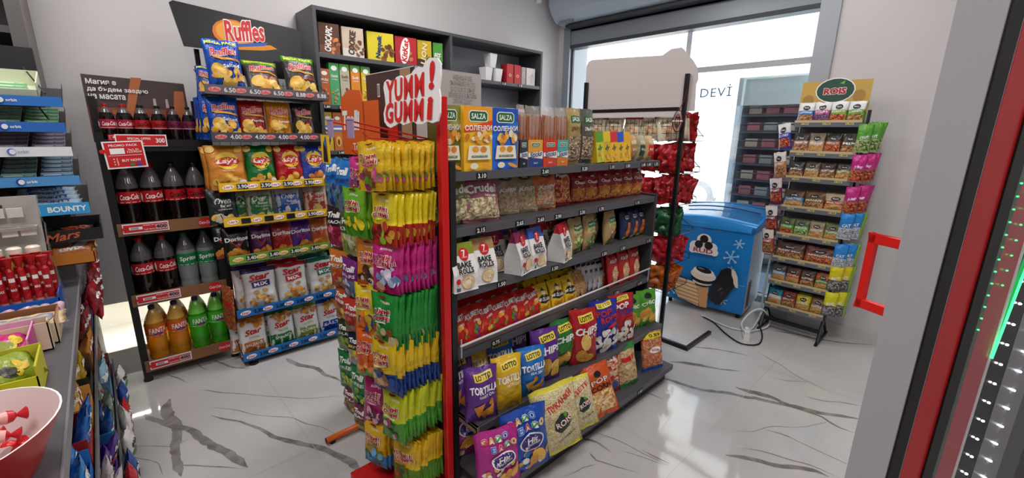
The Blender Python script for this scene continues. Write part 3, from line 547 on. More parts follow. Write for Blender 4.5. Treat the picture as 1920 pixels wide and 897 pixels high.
def bark(c, tm, seed): return bag_mesh(.108, .262, .06, foil(c), [Q(-.3, .74, .3, .86, M('1f6a34')), T('SALZA', 0, .80, .5, W_, .07, .03), T('ЗЪРНА', 0, .64, .7, tm, .07, .02), ('Q', -.42, .08, .42, .50, BRF, 0)], (), seed)
put(bark('a58f58', BRN, 4), 'snack_bag', (1.668, 1.35, z5+.001), 'tall olive-tan snack bag on the top gondola shelf right of the pretzel packs', 'snack bag', lean=.03)
put(bark('55564a', W_, 5), 'snack_bag', (1.782, 1.36, z5+.001), 'tall dark grey-green snack bag on the top gondola shelf', 'snack bag', lean=.03)
for i, (c, c2, nm) in enumerate((('5f9f2e', 'c8d23a', 'green'), ('eac52a', 'd8b422', 'lime-yellow'), ('d8323a', 'f0b92a', 'red and yellow'), ('2a5cc0', 'f0c02a', 'blue and yellow'), ('f2b51c', 'f2c42a', 'golden yellow'))):
    put(box_mesh(.062, .155, .045, M('e3ba2a'), M(c2), [('Q', -.5, .66, .5, 1, M(c), 0), T('TUC', 0, .46, .5, M('27345c'), .16, .05, 0, .9), C(0, .2, .3, .12, 6, .16, CHIPS, i)]), 'cracker_carton', (1.872+.063*i, 1.345, z5+.003), f'{nm} slim cracker carton, {ORD[i]} from the left of five, top gondola shelf', 'cracker carton', 'slim cracker cartons', lean=.10, tilt=-.08)
def rusks(c, c2, nm, x, w=.085):
    put(bag_mesh(w, .142, .06, foil(c), [Q(-.34, .2, .34, .62, M(c2), 0), Q(-.34, .66, .34, .8, M('d9c8a0')), T('RUSKS', 0, .45, .5, W_, .1, .03)], (), int(x*9)), 'rusk_pack', (x, 1.35, z5+.001), nm, 'rusk pack', lean=.02)
rusks('c79b62', 'b0803f', 'plain tan rusk pack right of the slim cracker cartons', 2.185); rusks('a9a184', '1f4a2c', 'rusk pack with a dark green label at the right end of the top gondola shelf', 2.275); rusks('cfae7c', 'e0301e', 'rusk pack with a bright red label, last on the top gondola shelf', 2.37)
# second shelf ------------------------------------------------------
def crudeli(c, seed, food_): return bag_mesh(.190, .205, .075, foil(c), [('P', [(-.49, .52), (.49, .56), (.49, .80), (-.49, .78)], M(c, .4)), Q(-.36, .80, -.12, .90, R_), T('ELIT', -.24, .85, .2, W_, .05, .03), T('Crudeli', .02, .64, .86, W_, .17, .05), ('Q', -.46, .06, .46, .46, food_, 0), T('bake rolls', .2, .5, .3, W_, .05, .01)], [(.86, foil('b08c74'))], seed)
zz = SZ[4]
product(crudeli('8a8a4a', 1, food(['d9c79a', 'b9a878', '6d7a3c', 'efe2be'], 60)), 'snack_bag', 4, .985, 1.37, 'olive bread snack bag at the left end of the second gondola shelf', lean=.22)
product(crudeli('9a5a68', 2, food(['d9c29a', 'a87a68', '8a9460', 'e6d2ae'], 60)), 'snack_bag', 4, 1.10, 1.345, 'dusty pink bread snack bag with white lettering', lean=.25, rz=.05)
def krisp(c, c2, seed, tm=W_): return bag_mesh(.150, .198, .065, foil(c2), [('Q', -.46, .04, .46, .55, food([c, 'e0c8a4', '94806a', 'c9b08c'], 70), 0), D(0, .80, .24, .08, M('4a4540')), T('elit', 0, .80, .2, W_, .06, .02, .3), T('Krispi', .02, .52, .66, tm, .13, .02, .3, .08)], [(.92, foil(c2))], seed)
product(krisp('d9b890', 'a8947c', 3), 'snack_bag', 4, 1.292, 1.40, 'brown-grey crispbread bag leaning left of the pair', lean=.25, rz=.12)
product(krisp('b8b884', '96906c', 4), 'snack_bag', 4, 1.405, 1.395, 'dark olive crispbread bag with herbs, right of the pair', lean=.25, rz=.12)
product(krisp('d9622a', 'c4622c', 5), 'snack_bag', 4, 1.515, 1.385, 'orange-brown crispbread bag between the olive and red pizza bags', lean=.12, rz=.1, s=1.05)
product(bag_mesh(.145, .192, .06, foil('8e2430'), [('Q', -.46, .1, .46, .68, food(['d9432a', 'e9a05a', 'f0c88a', 'a8242a'], 60), 0), D(.18, .62, .26, .19, M('e9b05a')), D(.18, .62, .22, .155, M('d9683a')), C(.18, .62, .14, .1, 9, .035, [R_, CRM, GREENP], 3), T('elit', -.05, .88, .3, W_, .05, .02, .3), T('Pizza', 0, .80, .56, W_, .08, .03, .2, .05)], (), 6), 'snack_bag', 4, 1.655, 1.40, 'dark red pizza snack bag with a pizza picture', lean=.15, rz=.08)
rb = bag_mesh(.118, .168, .055, foil('a5222a'), [('Q', -.44, .05, .44, .46, food(['d9742a', 'eba04a', 'b5281e', 'f0c07a'], 55), 0), C(0, .27, .36, .18, 8, .13, [TORT[1], M('e07a2c')], 4), D(0, .82, .2, .07, M('6e1218')), T('elit', 0, .82, .2, W_, .05, .02, .3), T('Classic', .0, .64, .7, W_, .10, .04)], (), 7)
for i, x in enumerate((1.815, 1.915, 2.03, 2.135, 2.235, 2.335)):
    product(rb, 'snack_bag', 4, x, 1.42-.006*i, f'{ORD[i]} from the left of the six dark red cracker bags on the second gondola shelf', grp='red cracker bags', lean=.08, rz=random.uniform(-.06, .06))
for i in range(5): product(rb, 'snack_bag', 4, 1.87+.11*i, 1.50, f'{ORD[i]} from the left of the red cracker bags in the rear row on the second gondola shelf', grp='red cracker bags in the rear row', lean=.06)
for i, (m_, x) in enumerate(((krisp('b08a6a', '6b5b4c', 13), 1.30), (krisp('7f8a4c', '5d5a48', 14), 1.44))):
    product(m_, 'snack_bag', 4, x+.03, 1.50, ('brown-grey' if i == 0 else 'dark olive')+' crispbread bag standing in the shade behind the front one', lean=.2)
# third shelf -------------------------------------------------------
BR = {c: bakeroll(.112, .185, foil(c), c != 'b08a5c', i) for i, c in enumerate(('8c962c', 'b08a5c', '86284e', '2a64c4', 'c4232a', '2c6a4c'))}
for c, x, y, rz, lab, le in (('8c962c', .985, 1.345, -.06, 'white bread-chip bag with an olive green top, leftmost on the third gondola shelf', .02), ('b08a5c', 1.10, 1.36, -.12, 'white bread-chip bag with a light brown top', .02), ('86284e', 1.31, 1.35, .30, 'white bread-chip bag with a maroon top turned to show its side, front row', .04), ('2a64c4', 1.415, 1.37, .14, 'white bread-chip bag with a bright blue top, front row', .0), ('c4232a', 1.60, 1.36, .32, 'white bread-chip bag with a bright red top turned to show its side, front row', .0),
                           ('2c6a4c', 1.20, 1.46, 0, 'bread-chip bag with a dark green top standing in the second row', 0), ('86284e', 1.235, 1.45, -.1, 'bread-chip bag with a maroon top in the second row, behind the blue and maroon pair', 0), ('2a64c4', 1.375, 1.50, 0, 'bread-chip bag with a blue top in the second row', 0), ('c4232a', 1.535, 1.46, -.1, 'bread-chip bag with a red top in the second row', 0), ('8c962c', 1.02, 1.46, 0, 'bread-chip bag with an olive top in the second row', 0), ('c4232a', 1.66, 1.50, 0, 'bread-chip bag with a red top in the rear row', 0)):
    product(BR[c], 'bread_chip_bag', 3, x-.02-(.03 if c == '2c6a4c' else 0), y-.035, lab, 'bread chip bag', 'white bread chip bags', lean=le, rz=rz)
def kraft(c, f, seed, w=.115): return bag_mesh(w, .185, .06, M('b99a6a', .55, bump=.3), [('Q', -.34, .5, .34, .92, M('c9b37c'), 0), Q(-.3, .66, .3, .82, M(c)), T('NATURE', 0, .745, .5, W_, .05, .02), C(0, .30, .32, .2, 12, .09, f, seed), T('BITES', 0, .58, .4, M('6d8a3c'), .05, .02), D(0, .12, .22, .07, M(c))], (), seed)
GRN = [M('8fbf3f'), M('c9d98a'), M('5c9a34')]
product(kraft('2a6a44', GRN, 1, .13), 'snack_bag', 3, 1.725, 1.35, 'tan paper snack bag with light green slices', 'snack bag', lean=.06, rz=.1)
product(kraft('17805a', [M('2f7a34'), M('5cb04a'), M('d9c98a')], 2), 'snack_bag', 3, 1.85, 1.36, 'tan paper snack bag with dark green leaves', 'snack bag', lean=.04, rz=.1)
product(kraft('2c8a5a', [M('d9b98a'), M('b08a5a'), M('8a5a3a')], 3, .125), 'snack_bag', 3, 2.045, 1.36, 'brown paper snack bag with mushroom-coloured print', 'snack bag', lean=.05, rz=.12)
product(kraft('2c8a5a', [M('d9b98a'), M('b08a5a'), M('8a5a3a')], 3, .125), 'snack_bag', 3, 1.965, 1.42, 'brown paper snack bag half hidden behind the other brown one', 'snack bag', lean=.05, rz=.3)
bb_ = bag_mesh(.125, .165, .05, foil('20305e'), [D(0, .78, .34, .12, M('1a2448')), T('GO', 0, .78, .4, W_, .14, .04, .2), ('P', [(-.3, .1), (.1, .1), (.4, .55), (.0, .6)], M('d9742a')), Q(-.4, .04, .3, .12, M('cfd92a'))], (), 8)
for i, (x, rz) in enumerate(((2.215, .1), (2.30, .1), (2.375, .05))): product(bb_, 'snack_bag', 3, x, 1.36, f'{ORD[i]} from the left of three small navy blue and orange snack bags', 'snack bag', 'small navy snack bags', lean=.12, rz=rz)
# fourth shelf ------------------------------------------------------
k = 0
for r in range(4):
    for i in range(7):
        x = .985+i*.0755+r*.012
        if r > 0 and i == 6: continue
        product(KB[(i*2+r) % 3], 'crouton_bag', 2, x+random.uniform(-.006, .006), 1.335+r*.065, f'red crouton bag, {ORD[i]} from the left {["front", "second", "third", "rear"][r]} row, fourth gondola shelf', 'crouton bag', 'red crouton bags', lean=.42+.05*r, rz=random.uniform(-.1, .06), tilt=random.uniform(-.05, .05), s=.93+.035*r)
ms = bag_mesh(.115, .165, .04, foil('e9bf1e'), [D(0, .45, .46, .15, K_), T('Mr.Sticks', 0, .45, .84, W_, .13, .03), D(0, .68, .12, .07, CRM), Q(-.14, .74, .14, .77, K_), Q(-.07, .77, .07, .84, K_), C(0, .16, .3, .08, 6, .1, TORT, 1)], (), 9)
for r in range(4):
    for i in range(4):
        if r == 0 and i == 3: continue
        product(ms, 'pretzel_bag', 2, 1.50+i*.102+r*.0, 1.335+r*.06, f'yellow pretzel bag, {ORD[i]} from the left {["front", "second", "third", "rear"][r]} row, fourth gondola shelf', 'pretzel bag', 'yellow pretzel bags', lean=.38+.05*r, rz=random.uniform(-.12, .08), s=.86+.04*r)
for i in range(2): product(bag_mesh(.09, .15, .04, food(['c9824a', 'e0a86a', 'a8622e', 'd9b98a'], 90), [], (), 21+i), 'stick_bag', 2, 1.80+i*.05, 1.36, ('left' if i == 0 else 'right')+' clear bag of brown pretzel sticks beside the yellow bags', 'pretzel bag', lean=.4, rz=.3)
wb_ = bag_mesh(.115, .175, .03, foil('d9dadf'), [T('MAX', 0, .66, .6, K_, .13, .05, .2), C(0, .25, .34, .14, 8, .1, TORT, 2), Q(-.46, .88, .46, .97, M('20242c'))], (), 10)
for i in range(5): product(wb_, 'stick_bag', 2, 1.885+i*.036, 1.40-.008*i, f'white and silver stick bag, {ORD[i]} from the left on the fourth gondola shelf', 'snack bag', 'white stick bags', lean=.2, rz=.12+random.uniform(-.05, .05), s=.92)
rs_ = bag_mesh(.15, .195, .035, foil('b81c20'), [D(.04, .36, .3, .26, M('e2b98a')), D(.04, .36, .27, .23, food(['e0b98a', 'c98f5a', 'f0d2a8'], 80)), T('KREKI', 0, .78, .7, W_, .09, .03, .2)], [(.95, foil('8e1216'))], 11)
for i in range(7): product(rs_, 'biscuit_bag', 2, 2.08+(i//3)*.115+(i % 3)*.022, 1.325+(i % 3)*.045, f'shiny red biscuit bag, {ORD[i % 3]} from front, {["left", "middle", "right"][i//3]} stack, fourth gondola shelf', 'biscuit bag', 'tall shiny red biscuit bags', lean=.16, rz=.12+random.uniform(-.06, .06))
# fifth shelf -------------------------------------------------------
PUR, YLW, BLU, GRE, RDD = foil('5b2a86'), foil('e2b51c'), foil('1c6ec4'), foil('2c7a34'), foil('b01820')
tri = lambda c: [('P', [(-.3, .30), (.02, .40), (-.12, .08)], c[0]), ('P', [(.0, .14), (.30, .36), (.34, .06)], c[1]), ('P', [(-.14, .22), (.16, .28), (.08, .02)], c[2])]
LT = {'p': loto(.148, .232, PUR, 'TORTILLA', W_, 1, TORT, 1, .1, 'SWEET CHILI', extra=tri(TORT)), 'y': loto(.148, .235, YLW, 'TORTILLA', W_, 1, TORT, 2, .08, 'NACHO CHEESE', extra=[]), 'b': loto(.15, .225, BLU, 'TORTILLA', W_, 1, TORT, 3, .1, 'SEA SALT', extra=tri(CHIPS)),
      'pc': loto(.165, .265, PUR, 'CHIPS', W_, 7, CHIPS, 4, .18), 'gc': loto(.155, .245, GRE, 'CHIPS', W_, 4, CHIPS, 5, .20), 'rc': loto(.172, .285, RDD, 'CHIPS', W_, 3, CHIPS, 6, .24, 'SALT')}
for k_, x, y, rz, le, tl, sc, lab in (('p', .978, 1.195, .22, .14, .02, .98, 'purple tortilla bag in front, at the left end of the fifth gondola shelf'), ('p', .965, 1.30, .5, .38, -.12, 1., 'purple tortilla bag lying back behind the front purple one'), ('y', 1.112, 1.185, .08, .10, 0, 1., 'yellow tortilla bag in the front row of the fifth gondola shelf'), ('y', 1.06, 1.31, .5, .42, -.12, 1.02, 'yellow tortilla bag leaning far back behind the front yellow one'),
                               ('b', 1.255, 1.185, .12, .12, .02, 1., 'bright blue tortilla bag in the front row of the fifth gondola shelf'), ('b', 1.20, 1.32, .25, .32, 0, 1.06, 'bright blue tortilla bag leaning behind the front blue one'), ('pc', 1.385, 1.215, .05, .12, 0, .98, 'tall purple potato chip bag with a yellow label'), ('gc', 1.55, 1.25, .05, .12, 0, 1., 'green potato chip bag between the purple and red bags'), ('rc', 1.655, 1.20, .15, .14, .02, 1., 'large red potato chip bag with a yellow label'), ('pc', 1.33, 1.36, .1, .25, 0, .98, 'purple potato chip bag leaning in the second row'), ('rc', 1.60, 1.34, .1, .25, 0, .9, 'red potato chip bag in the second row behind the green one')):
    product(LT[k_], 'chip_bag', 1, x, y, lab, lean=le, rz=rz, tilt=tl, s=sc)
def pops(base, seed, t2): return bag_mesh(.195, .285, .075, base, [Q(-.28, .87, .24, .96, M('efd54a'), .1), T('LOTTO', -.02, .915, .4, K_, .05, .04, 0, .1), T('POP', -.08, .77, .52, M('c9302a') if seed == 1 else W_, .12, .05, 0, .1), T(t2, .08, .655, .6, M('c9302a') if seed == 1 else M('2a3fa0'), .11, .05, 0, .1), D(.2, .52, .2, .03, R_, .2), C(0, .24, .42, .22, 38, .085, POPC, seed)], (), seed, hang=True)
product(pops(foil('26309a'), 1, 'ROPS'), 'popcorn_bag', 1, 1.835, 1.20, 'tall dark blue popcorn bag with white popcorn', 'popcorn bag', lean=.14, rz=.15)
product(pops(foil('b01a26'), 2, 'TOPS'), 'popcorn_bag', 1, 2.005, 1.20, 'tall red popcorn bag with white popcorn', 'popcorn bag', lean=.14, rz=.15, s=.97)
gc_ = bag_mesh(.165, .235, .065, foil('4d9a2a'), [D(0, .84, .18, .08, K_), T('CHIO', 0, .66, .7, W_, .1, .04, 0, .1), C(0, .27, .3, .18, 5, .2, CHIPS, 4)], (), 15, hang=True)
for i, (x, y) in enumerate(((2.19, 1.25), (2.31, 1.22))): product(gc_, 'chip_bag', 1, x, y, ('left' if i == 0 else 'right')+' of two bright green chip bags at the right end of the fifth gondola shelf', grp='bright green chip bags', lean=.14, rz=.12+.05*i, s=.90+.06*i)
# bottom shelf ------------------------------------------------------
def zais(base, c2, seed):
    L = []
    for j, (ch, cc) in enumerate(zip('ЗАЙО', ('d9402a', 'e8b02a', '3fa04a', '2a6ec4'))): L += outl(ch, -.32+.15*j, .86+.01*j, .13, M(cc), W_, .085, .05, .12)
    for j, (ch, cc) in enumerate(zip('БАЙО', ('2a6ec4', 'd9402a', '3fa04a', 'e8b02a'))): L += outl(ch, -.16+.15*j, .745+.012*j, .13, M(cc), W_, .085, .05, .12)
    return bag_mesh(.215, .265, .08, base, [C(0, .26, .44, .22, 30, .07, [M('f0c060'), W_, M(c2), M('e8a04a'), M('8a3fa0')], seed), D(.06, .52, .28, .14, W_), D(.06, .52, .25, .12, M('3a2a7a')), T('Hit', .06, .545, .26, W_, .09, .05, .2, .1), T('ПУКАНКИ', .06, .48, .36, W_, .035, .03, 0, .1)]+L+[C(.1, .26, .2, .08, 5, .12, CHIPS, seed+1)], (), seed, hang=True)
product(zais(foil('b52a8a'), 'd95aa8', 1), 'puffs_bag', 0, .975, 1.08, 'magenta corn puff bag with colourful letters in front on the bottom gondola shelf', 'corn puff bag', lean=.14, rz=.12, s=.93)
product(zais(foil('b52a8a'), 'd95aa8', 3), 'puffs_bag', 0, .985, 1.31, 'magenta corn puff bag behind the front one at the left end of the bottom gondola shelf', 'corn puff bag', lean=.15, rz=-.1)
product(zais(foil('1c4fb0'), '2a8ad0', 2), 'puffs_bag', 0, 1.125, 1.065, 'deep blue corn puff bag with colourful letters on the bottom gondola shelf', 'corn puff bag', lean=.14, rz=.1, s=1.04, tilt=-.06)
product(zais(foil('1c4fb0'), '2a8ad0', 4), 'puffs_bag', 0, 1.18, 1.31, 'deep blue corn puff bag behind the front blue one', 'corn puff bag', lean=.2, rz=.1)
pk = lambda w, h, sd, t1: bag_mesh(w, h, .09, PCORN, [T(t1, .06, .78, .62, R_, .09, .04, 0, .32), ('P', [(-.16, .42), (-.04, .36), (.16, .38), (.24, .48), (.16, .60), (.0, .64), (-.14, .56)], M('17352a')), T('ROIS', .04, .50, .34, M('d9402a'), .10, .06, 0, .25), T('ROIS', .04, .50, .33, W_, .085, .02, 0, .25), T('пуканки', .1, .26, .4, K_, .04, .01, 0, .25), D(.1, .6, .04, .03, M('4fa03a'), .5)], [(.0, foil('e3d84a')), (.07, PCORN), (.93, foil('e3d84a'))], sd, hang=True)
product(pk(.225, .31, 1, 'ПУКАНКИ'), 'popcorn_bag', 0, 1.315, 1.04, 'large clear bag of plain popcorn with a dark green logo on the bottom gondola shelf', 'popcorn bag', lean=.16, rz=.12, tilt=-.13, s=1.03)
product(pk(.165, .26, 2, 'ДЕТЕ'), 'popcorn_bag', 0, 1.515, 1.065, 'smaller clear popcorn bag right of the large one', 'popcorn bag', lean=.34, rz=.1, tilt=-.12, s=.95, sx=1.1)
product(bag_mesh(.155, .275, .07, foil('d0541c'), [('Q', -.4, .1, .4, .52, food(['e0a04a', 'f0c080', 'c97a2a', 'f6e0b0'], 60), 0), D(0, .82, .12, .06, K_), T('POP', 0, .70, .6, K_, .1, .04, 0, .05), T('CORN', 0, .58, .7, K_, .1, .04, 0, .05), T('POP', 0, .70, .57, W_, .09, .01, 0, .05)], (), 12, hang=True), 'popcorn_bag', 0, 1.675, 1.055, 'orange caramel popcorn bag leaning on the bottom gondola shelf', 'popcorn bag', lean=.36, rz=.1, tilt=-.14, s=.95, sx=1.2)
product(bag_mesh(.12, .225, .05, foil('b5202a'), [('Q', -.38, .1, .38, .8, food(['e8c8a0', 'd9a87a', 'f0e0c8', 'c9302a'], 60), 0), T('555', .05, .80, .5, W_, .08, .04, 0, .1), D(.15, .2, .2, .1, M('2a5ca0'))], (), 13), 'snack_bag', 0, 1.85, 1.155, 'red and clear puffed snack bag on the bottom gondola shelf', 'snack bag', lean=.2, rz=.1, s=1.05, sx=1.35)
nb = lambda c1, c2, sd: bag_mesh(.12, .225, .05, food(['c9a070', 'e0c090', '9a7040', 'd9b98a'], 60), [('Q', -.3, .62, .3, .72, R_, .05), D(0, .5, .2, .06, M('d9c8a0'))], [(.0, foil(c1)), (.10, food(['c9a070', 'e0c090', '9a7040', 'd9b98a'], 60)), (.86, foil(c2))], sd)
product(nb('2a9a3a', '2a8a34', 1), 'nut_bag', 0, 1.995, 1.125, 'clear nut bag with bright green ends on the bottom gondola shelf', 'nut bag', lean=.22, rz=.1, s=1.08, sx=1.3, tilt=-.08)
product(nb('2a9a3a', '2a8a34', 2), 'nut_bag', 0, 2.10, 1.22, 'clear nut bag with green ends standing behind the front green one', 'nut bag', lean=.15, rz=.15)
product(nb('b5281c', 'a8642a', 4), 'nut_bag', 0, 1.94, 1.28, 'clear nut bag with red ends standing behind the green ones', 'nut bag', lean=.15, rz=.15)
product(bag_mesh(.17, .235, .06, food(['c98a50', 'e0b080', '9a5a30', 'd96a4a'], 60), [Q(-.42, .84, .42, .97, M('e8d42a')), T('0.89', .1, .905, .5, K_, .08, .03), D(0, .55, .26, .08, W_), T('BOB', 0, .55, .3, R_, .06, .04)], [(.0, foil('1c5cc4')), (.10, food(['c98a50', 'e0b080', '9a5a30', 'd96a4a'], 60))], 3), 'nut_bag', 0, 2.255, 1.12, 'nut bag with a yellow top label and blue foot, rightmost on the bottom gondola shelf', 'nut bag', lean=.2, rz=.15)
product(nb('b06a2a', 'b5762a', 5), 'nut_bag', 0, 2.24, 1.29, 'brown nut bag behind the yellow-labelled one', 'nut bag', lean=.15, rz=.15)
# ================================================================== GUMMY RACK at the gondola end (red frame)
RX = .89
YR = empty('gummy_rack', (RX, 1.46, 0), 'red metal hook rack of gummy bags with a white cloud-shaped header sign', 'display rack')
def rp(b, name, parent, off, label=None, **k):
    for i, v in enumerate(b.v): b.v[i] = (v[0]-off[0], v[1]-off[1], v[2]-off[2])
    o = b.build(name, parent, **k)
    if label: o['label'] = label
    return o
RO = (RX, 1.46, 0)
b = MB(); b.box(RX-.03, RX, 1.270, 1.298, .02, 1.62, M('d01a1c', .3)); rp(b, 'post', YR, RO, bevel=.003)
b = MB(); b.box(RX-.03, RX, 1.615, 1.645, .02, 1.62, M('d01a1c', .3)); rp(b, 'post', YR, RO, bevel=.003)
b = MB(); b.box(.60, RX+.04, 1.265, 1.65, .0, .03, M('c4181a', .35)); b.box(RX-.0, RX+.02, 1.30, 1.615, .03, .09, M('c4181a', .35)); rp(b, 'base', YR, RO, bevel=.003)
price(YR, '1.2', .598, 1.40, .0, .06, .035, M('c4181a'), W_, off=RO, rz=-pi/2)
# header sign: cloud outline with a real thickness
sgn = MB(); lobes = []
ou = [(-.205, .10), (-.20, .13), (-.175, .145), (-.15, .135), (-.12, .13), (-.10, .15), (-.07, .155), (-.045, .14), (-.02, .15), (.01, .155), (.03, .175), (.06, .185), (.09, .175), (.10, .20), (.13, .22), (.155, .215), (.18, .21), (.20, .185), (.205, .12), (.20, .06), (.21, .02), (.215, -.06), (.205, -.10), (.17, -.11), (.14, -.10), (.11, -.115), (.07, -.115), (.04, -.10), (.01, -.11), (-.03, -.12), (-.06, -.105), (-.09, -.12), (-.13, -.135), (-.16, -.125), (-.185, -.10), (-.195, -.05), (-.18, 0), (-.19, .05)]
n = len(ou); sgn.add([(x, 0, z) for x, z in ou]+[(x, .006, z) for x, z in ou], [tuple(range(n))[::-1], tuple(range(n, 2*n))]+[(i, (i+1) % n, n+(i+1) % n, n+i) for i in range(n)], M('f3f1ef', .35))
sf = lambda x, z, o: (x, -o, z)
decorate(sgn, sf, 1, 1, [T('YUMM', -.035, .08, .285, M('d8201e', .35), .125, .05, 0, .07, 1.14), T('!', .155, .13, .034, M('d8201e', .35), .145, .06, 0, .0), T('GUMM', -.03, -.045, .285, M('d8201e', .35), .12, .05, 0, .04, 1.14), T('i', .155, -.035, .034, M('d8201e', .35), .115, .07)], .0015)
so_ = sgn.build('header_sign', YR); so_.scale = (.94, 1, .64); so_.location = (-.06, -.035, 1.60); so_.rotation_euler = (-.10, 0, -pi/2); so_['label'] = 'white cloud-shaped sign with red letters'
def gummy(base, low, band, seed, blobs, lowv=.36):
    bands = [(.0, foil(low)), (lowv, foil(base))]
    d = [T('ROSHEN', .08, .86, .36, W_ if base != 'e8d51e' else M('8a7a2a'), .04, .02)]
    for j, t in enumerate(('YUMMI', 'GUMMI')):
        d += [T(t, -.04+.02*j, .70-.11*j, .66, W_, .10, .10), T(t, -.04+.02*j, .70-.11*j, .62, M('b3141c'), .082, .04)]
    d += [Q(-.26, .50, .18, .53, foil(band)), C(0, .26, .38, .17, 12, .12, blobs, seed), D(0, .955, .14, .018, M('7a1414'))]
    return bag_mesh(.15, .185, .030, foil(base), d, bands, seed, hang=True, nu=10, nv=12, wr=1.3)
YT = [1.472, 1.298, 1.125, .935, .748, .532, .298]; YH = [.165, .185, .19, .215, .21, .215, .215]
BL = [M('7a2a1c'), M('d9a03a'), M('e8d8b8'), M('a83a5a')]
GK = [('e2b91e', 'd9ac1c', 'c43a7a', [M('d94f9a'), M('8a2a5a'), M('7a3a2a'), M('5c8f2a')], 'yellow gummy bags with a pink and brown print', 10, .3),
      ('e3cc1c', 'b5281c', 'e8e03a', [M('8fbf2f'), M('a8321c'), M('6b1c14'), M('d9a03a')], 'yellow gummy bags with a red lower half', 10, .42),
      ('c2237c', 'b81e74', 'e8b0d0', [M('bcd0ec'), M('7a96cc'), M('d9b08a'), M('e8e0f0')], 'pink gummy bags', 10, .3),
      ('1f8a34', '1c7a2e', 'e8e8d8', [M('c9a03a'), M('8a4a1c'), M('3fa04a'), M('d9c08a')], 'dark green gummy bags', 12, .3),
      ('ddb91e', '1c3f8a', 'e8d8a0', [M('b98a5a'), M('8a5a34'), M('2a4a8a'), M('d9b98a')], 'yellow gummy bags with a blue foot', 11, .38),
      ('c6cc22', '4a9a2a', 'e8ecb0', [M('5ca03a'), M('e8d8c8'), M('a83a6a'), M('3a7a2a')], 'lime yellow and green gummy bags', 11, .45),
      ('e0b41c', '5c9a2a', 'd9782a', [M('7a4a2a'), M('a8642a'), M('3f8a2a'), M('2f6a20')], 'yellow gummy bags with a green foot', 15, .42)]
RN = ['top', 'second', 'third', 'fourth', 'fifth', 'sixth', 'bottom']
def hookrod(parent, off, y, z, x0, x1, m):
    b = MB(); b.tube([(x1, y, z), (x0+.02, y, z+.012), (x0, y, z+.03)], .0025, m, 6); return rp(b, 'hook', parent, off)
for r, (c1, c2, c3, bl, nm, n, lv) in enumerate(GK):
    me = gummy(c1, c2, c3, r+1, bl, lv); x0 = [.660, .690, .690, .675, .665, .685, .725][r]; x1 = RX-.035
    hookrod(YR, RO, 1.385, YT[r]-.005, x0-.025, RX, M('c41a1c', .35))
    for i in range(n):
        t = i/(n-1); x = x0+(x1-x0)*t; dz = random.uniform(-.006, .004)-(0 if i == 0 else .004)+.018*(r == 5)*t
        put(me, 'gummy_bag', (x, 1.385+random.uniform(-.006, .006), YT[r]-YH[r]+dz), f'{ORD[i]} of the {nm}, {RN[r]} right hook', 'gummy bag', f'{nm} on the {RN[r]} right hook', rz=-pi/2+random.uniform(-.05, .09)+(.28 if i == 0 else .16), lean=random.uniform(-.03, .09), tilt=random.uniform(-.04, .04), s=YH[r]/.185, sx=.88)
GL = [('c8348c', 'b82a7c', 'e8a0c8', [M('e8e0e8'), M('8a4a7a')], 'pink gummy bag', 2, .3), ('6fb41e', '4f9a1c', 'e8f0a0', [M('f0d82a'), M('e8c81c'), M('3a7a1c')], 'bright green gummy bag with a lemon print', 3, .3), ('e08a1e', 'd07a1c', 'e8c08a', [M('5a2a1c'), M('e8d8c8'), M('3a1c14')], 'orange gummy bag with a dark print', 3, .3),
      ('e3c61e', 'e08a2a', 'f0e8a0', [M('3a4a8a'), M('e8742a'), M('d9b03a')], 'yellow gummy bag with a blue and orange print', 3, .3), ('e8621e', '6fae2a', 'f0c08a', [M('e8843a'), M('f0a05a'), M('d9521c')], 'orange gummy bag with an orange-slice print', 3, .25), ('b0246c', 'a01e60', 'e890b8', [M('e8b0c8'), M('5a1c3a')], 'magenta gummy bag', 3, .3), ('e3b41c', '2a8ac4', '4f9a2a', [M('3f8a2a'), M('2a7ac4'), M('7ab4e0')], 'yellow gummy bag with a green and blue foot', 8, .3)]
for r, (c1, c2, c3, bl, nm, n, lv) in enumerate(GL):
    me = gummy(c1, c2, c3, r+11, bl, lv); x0 = [.690, .665, .70, .68, .67, .685, .68][r]; zt = [1.41, 1.295, 1.10, .915, .73, .50, .30][r]
    hookrod(YR, RO, 1.55, zt-.005, x0-.025, RX, M('c41a1c', .35))
    for i in range(n):
        put(me, 'gummy_bag', (x0+.024*i, 1.55+random.uniform(-.006, .006), zt-YH[r]+random.uniform(-.004, .004)), f'{nm}, {ORD[i]} from the front, {RN[r]} left hook', 'gummy bag', f'{nm}s on the {RN[r]} left hook', rz=-pi/2+random.uniform(-.1, .1)+(.30 if i == 0 else .18), lean=random.uniform(0, .08), tilt=random.uniform(-.04, .04), s=YH[r]/.185, sx=.88)
for yy in (1.385, 1.55):     # double hook wires above the top row with blank price holders
    for dy in (-.012, .012):
        b = MB(); b.tube([(RX, yy+dy, 1.475), (.60, yy+dy, 1.53)], .0018, M('c41a1c', .35), 6); rp(b, 'hook', YR, RO)
    b = MB(); b.box(.594, .598, yy-.022, yy+.022, 1.478, 1.535, M('a58fb4', .4)); b.box(.592, .60, yy-.026, yy+.026, 1.535, 1.54, M('b9a8c4', .4)); rp(b, 'price_holder', YR, RO, 'blank lavender price holder')
for dy in (1.30, 1.62):
    b = MB(); b.tube([(RX+.0, dy, 1.545), (RX-.33, dy+.06, 1.565)], .002, M('c41a1c', .35), 6); 
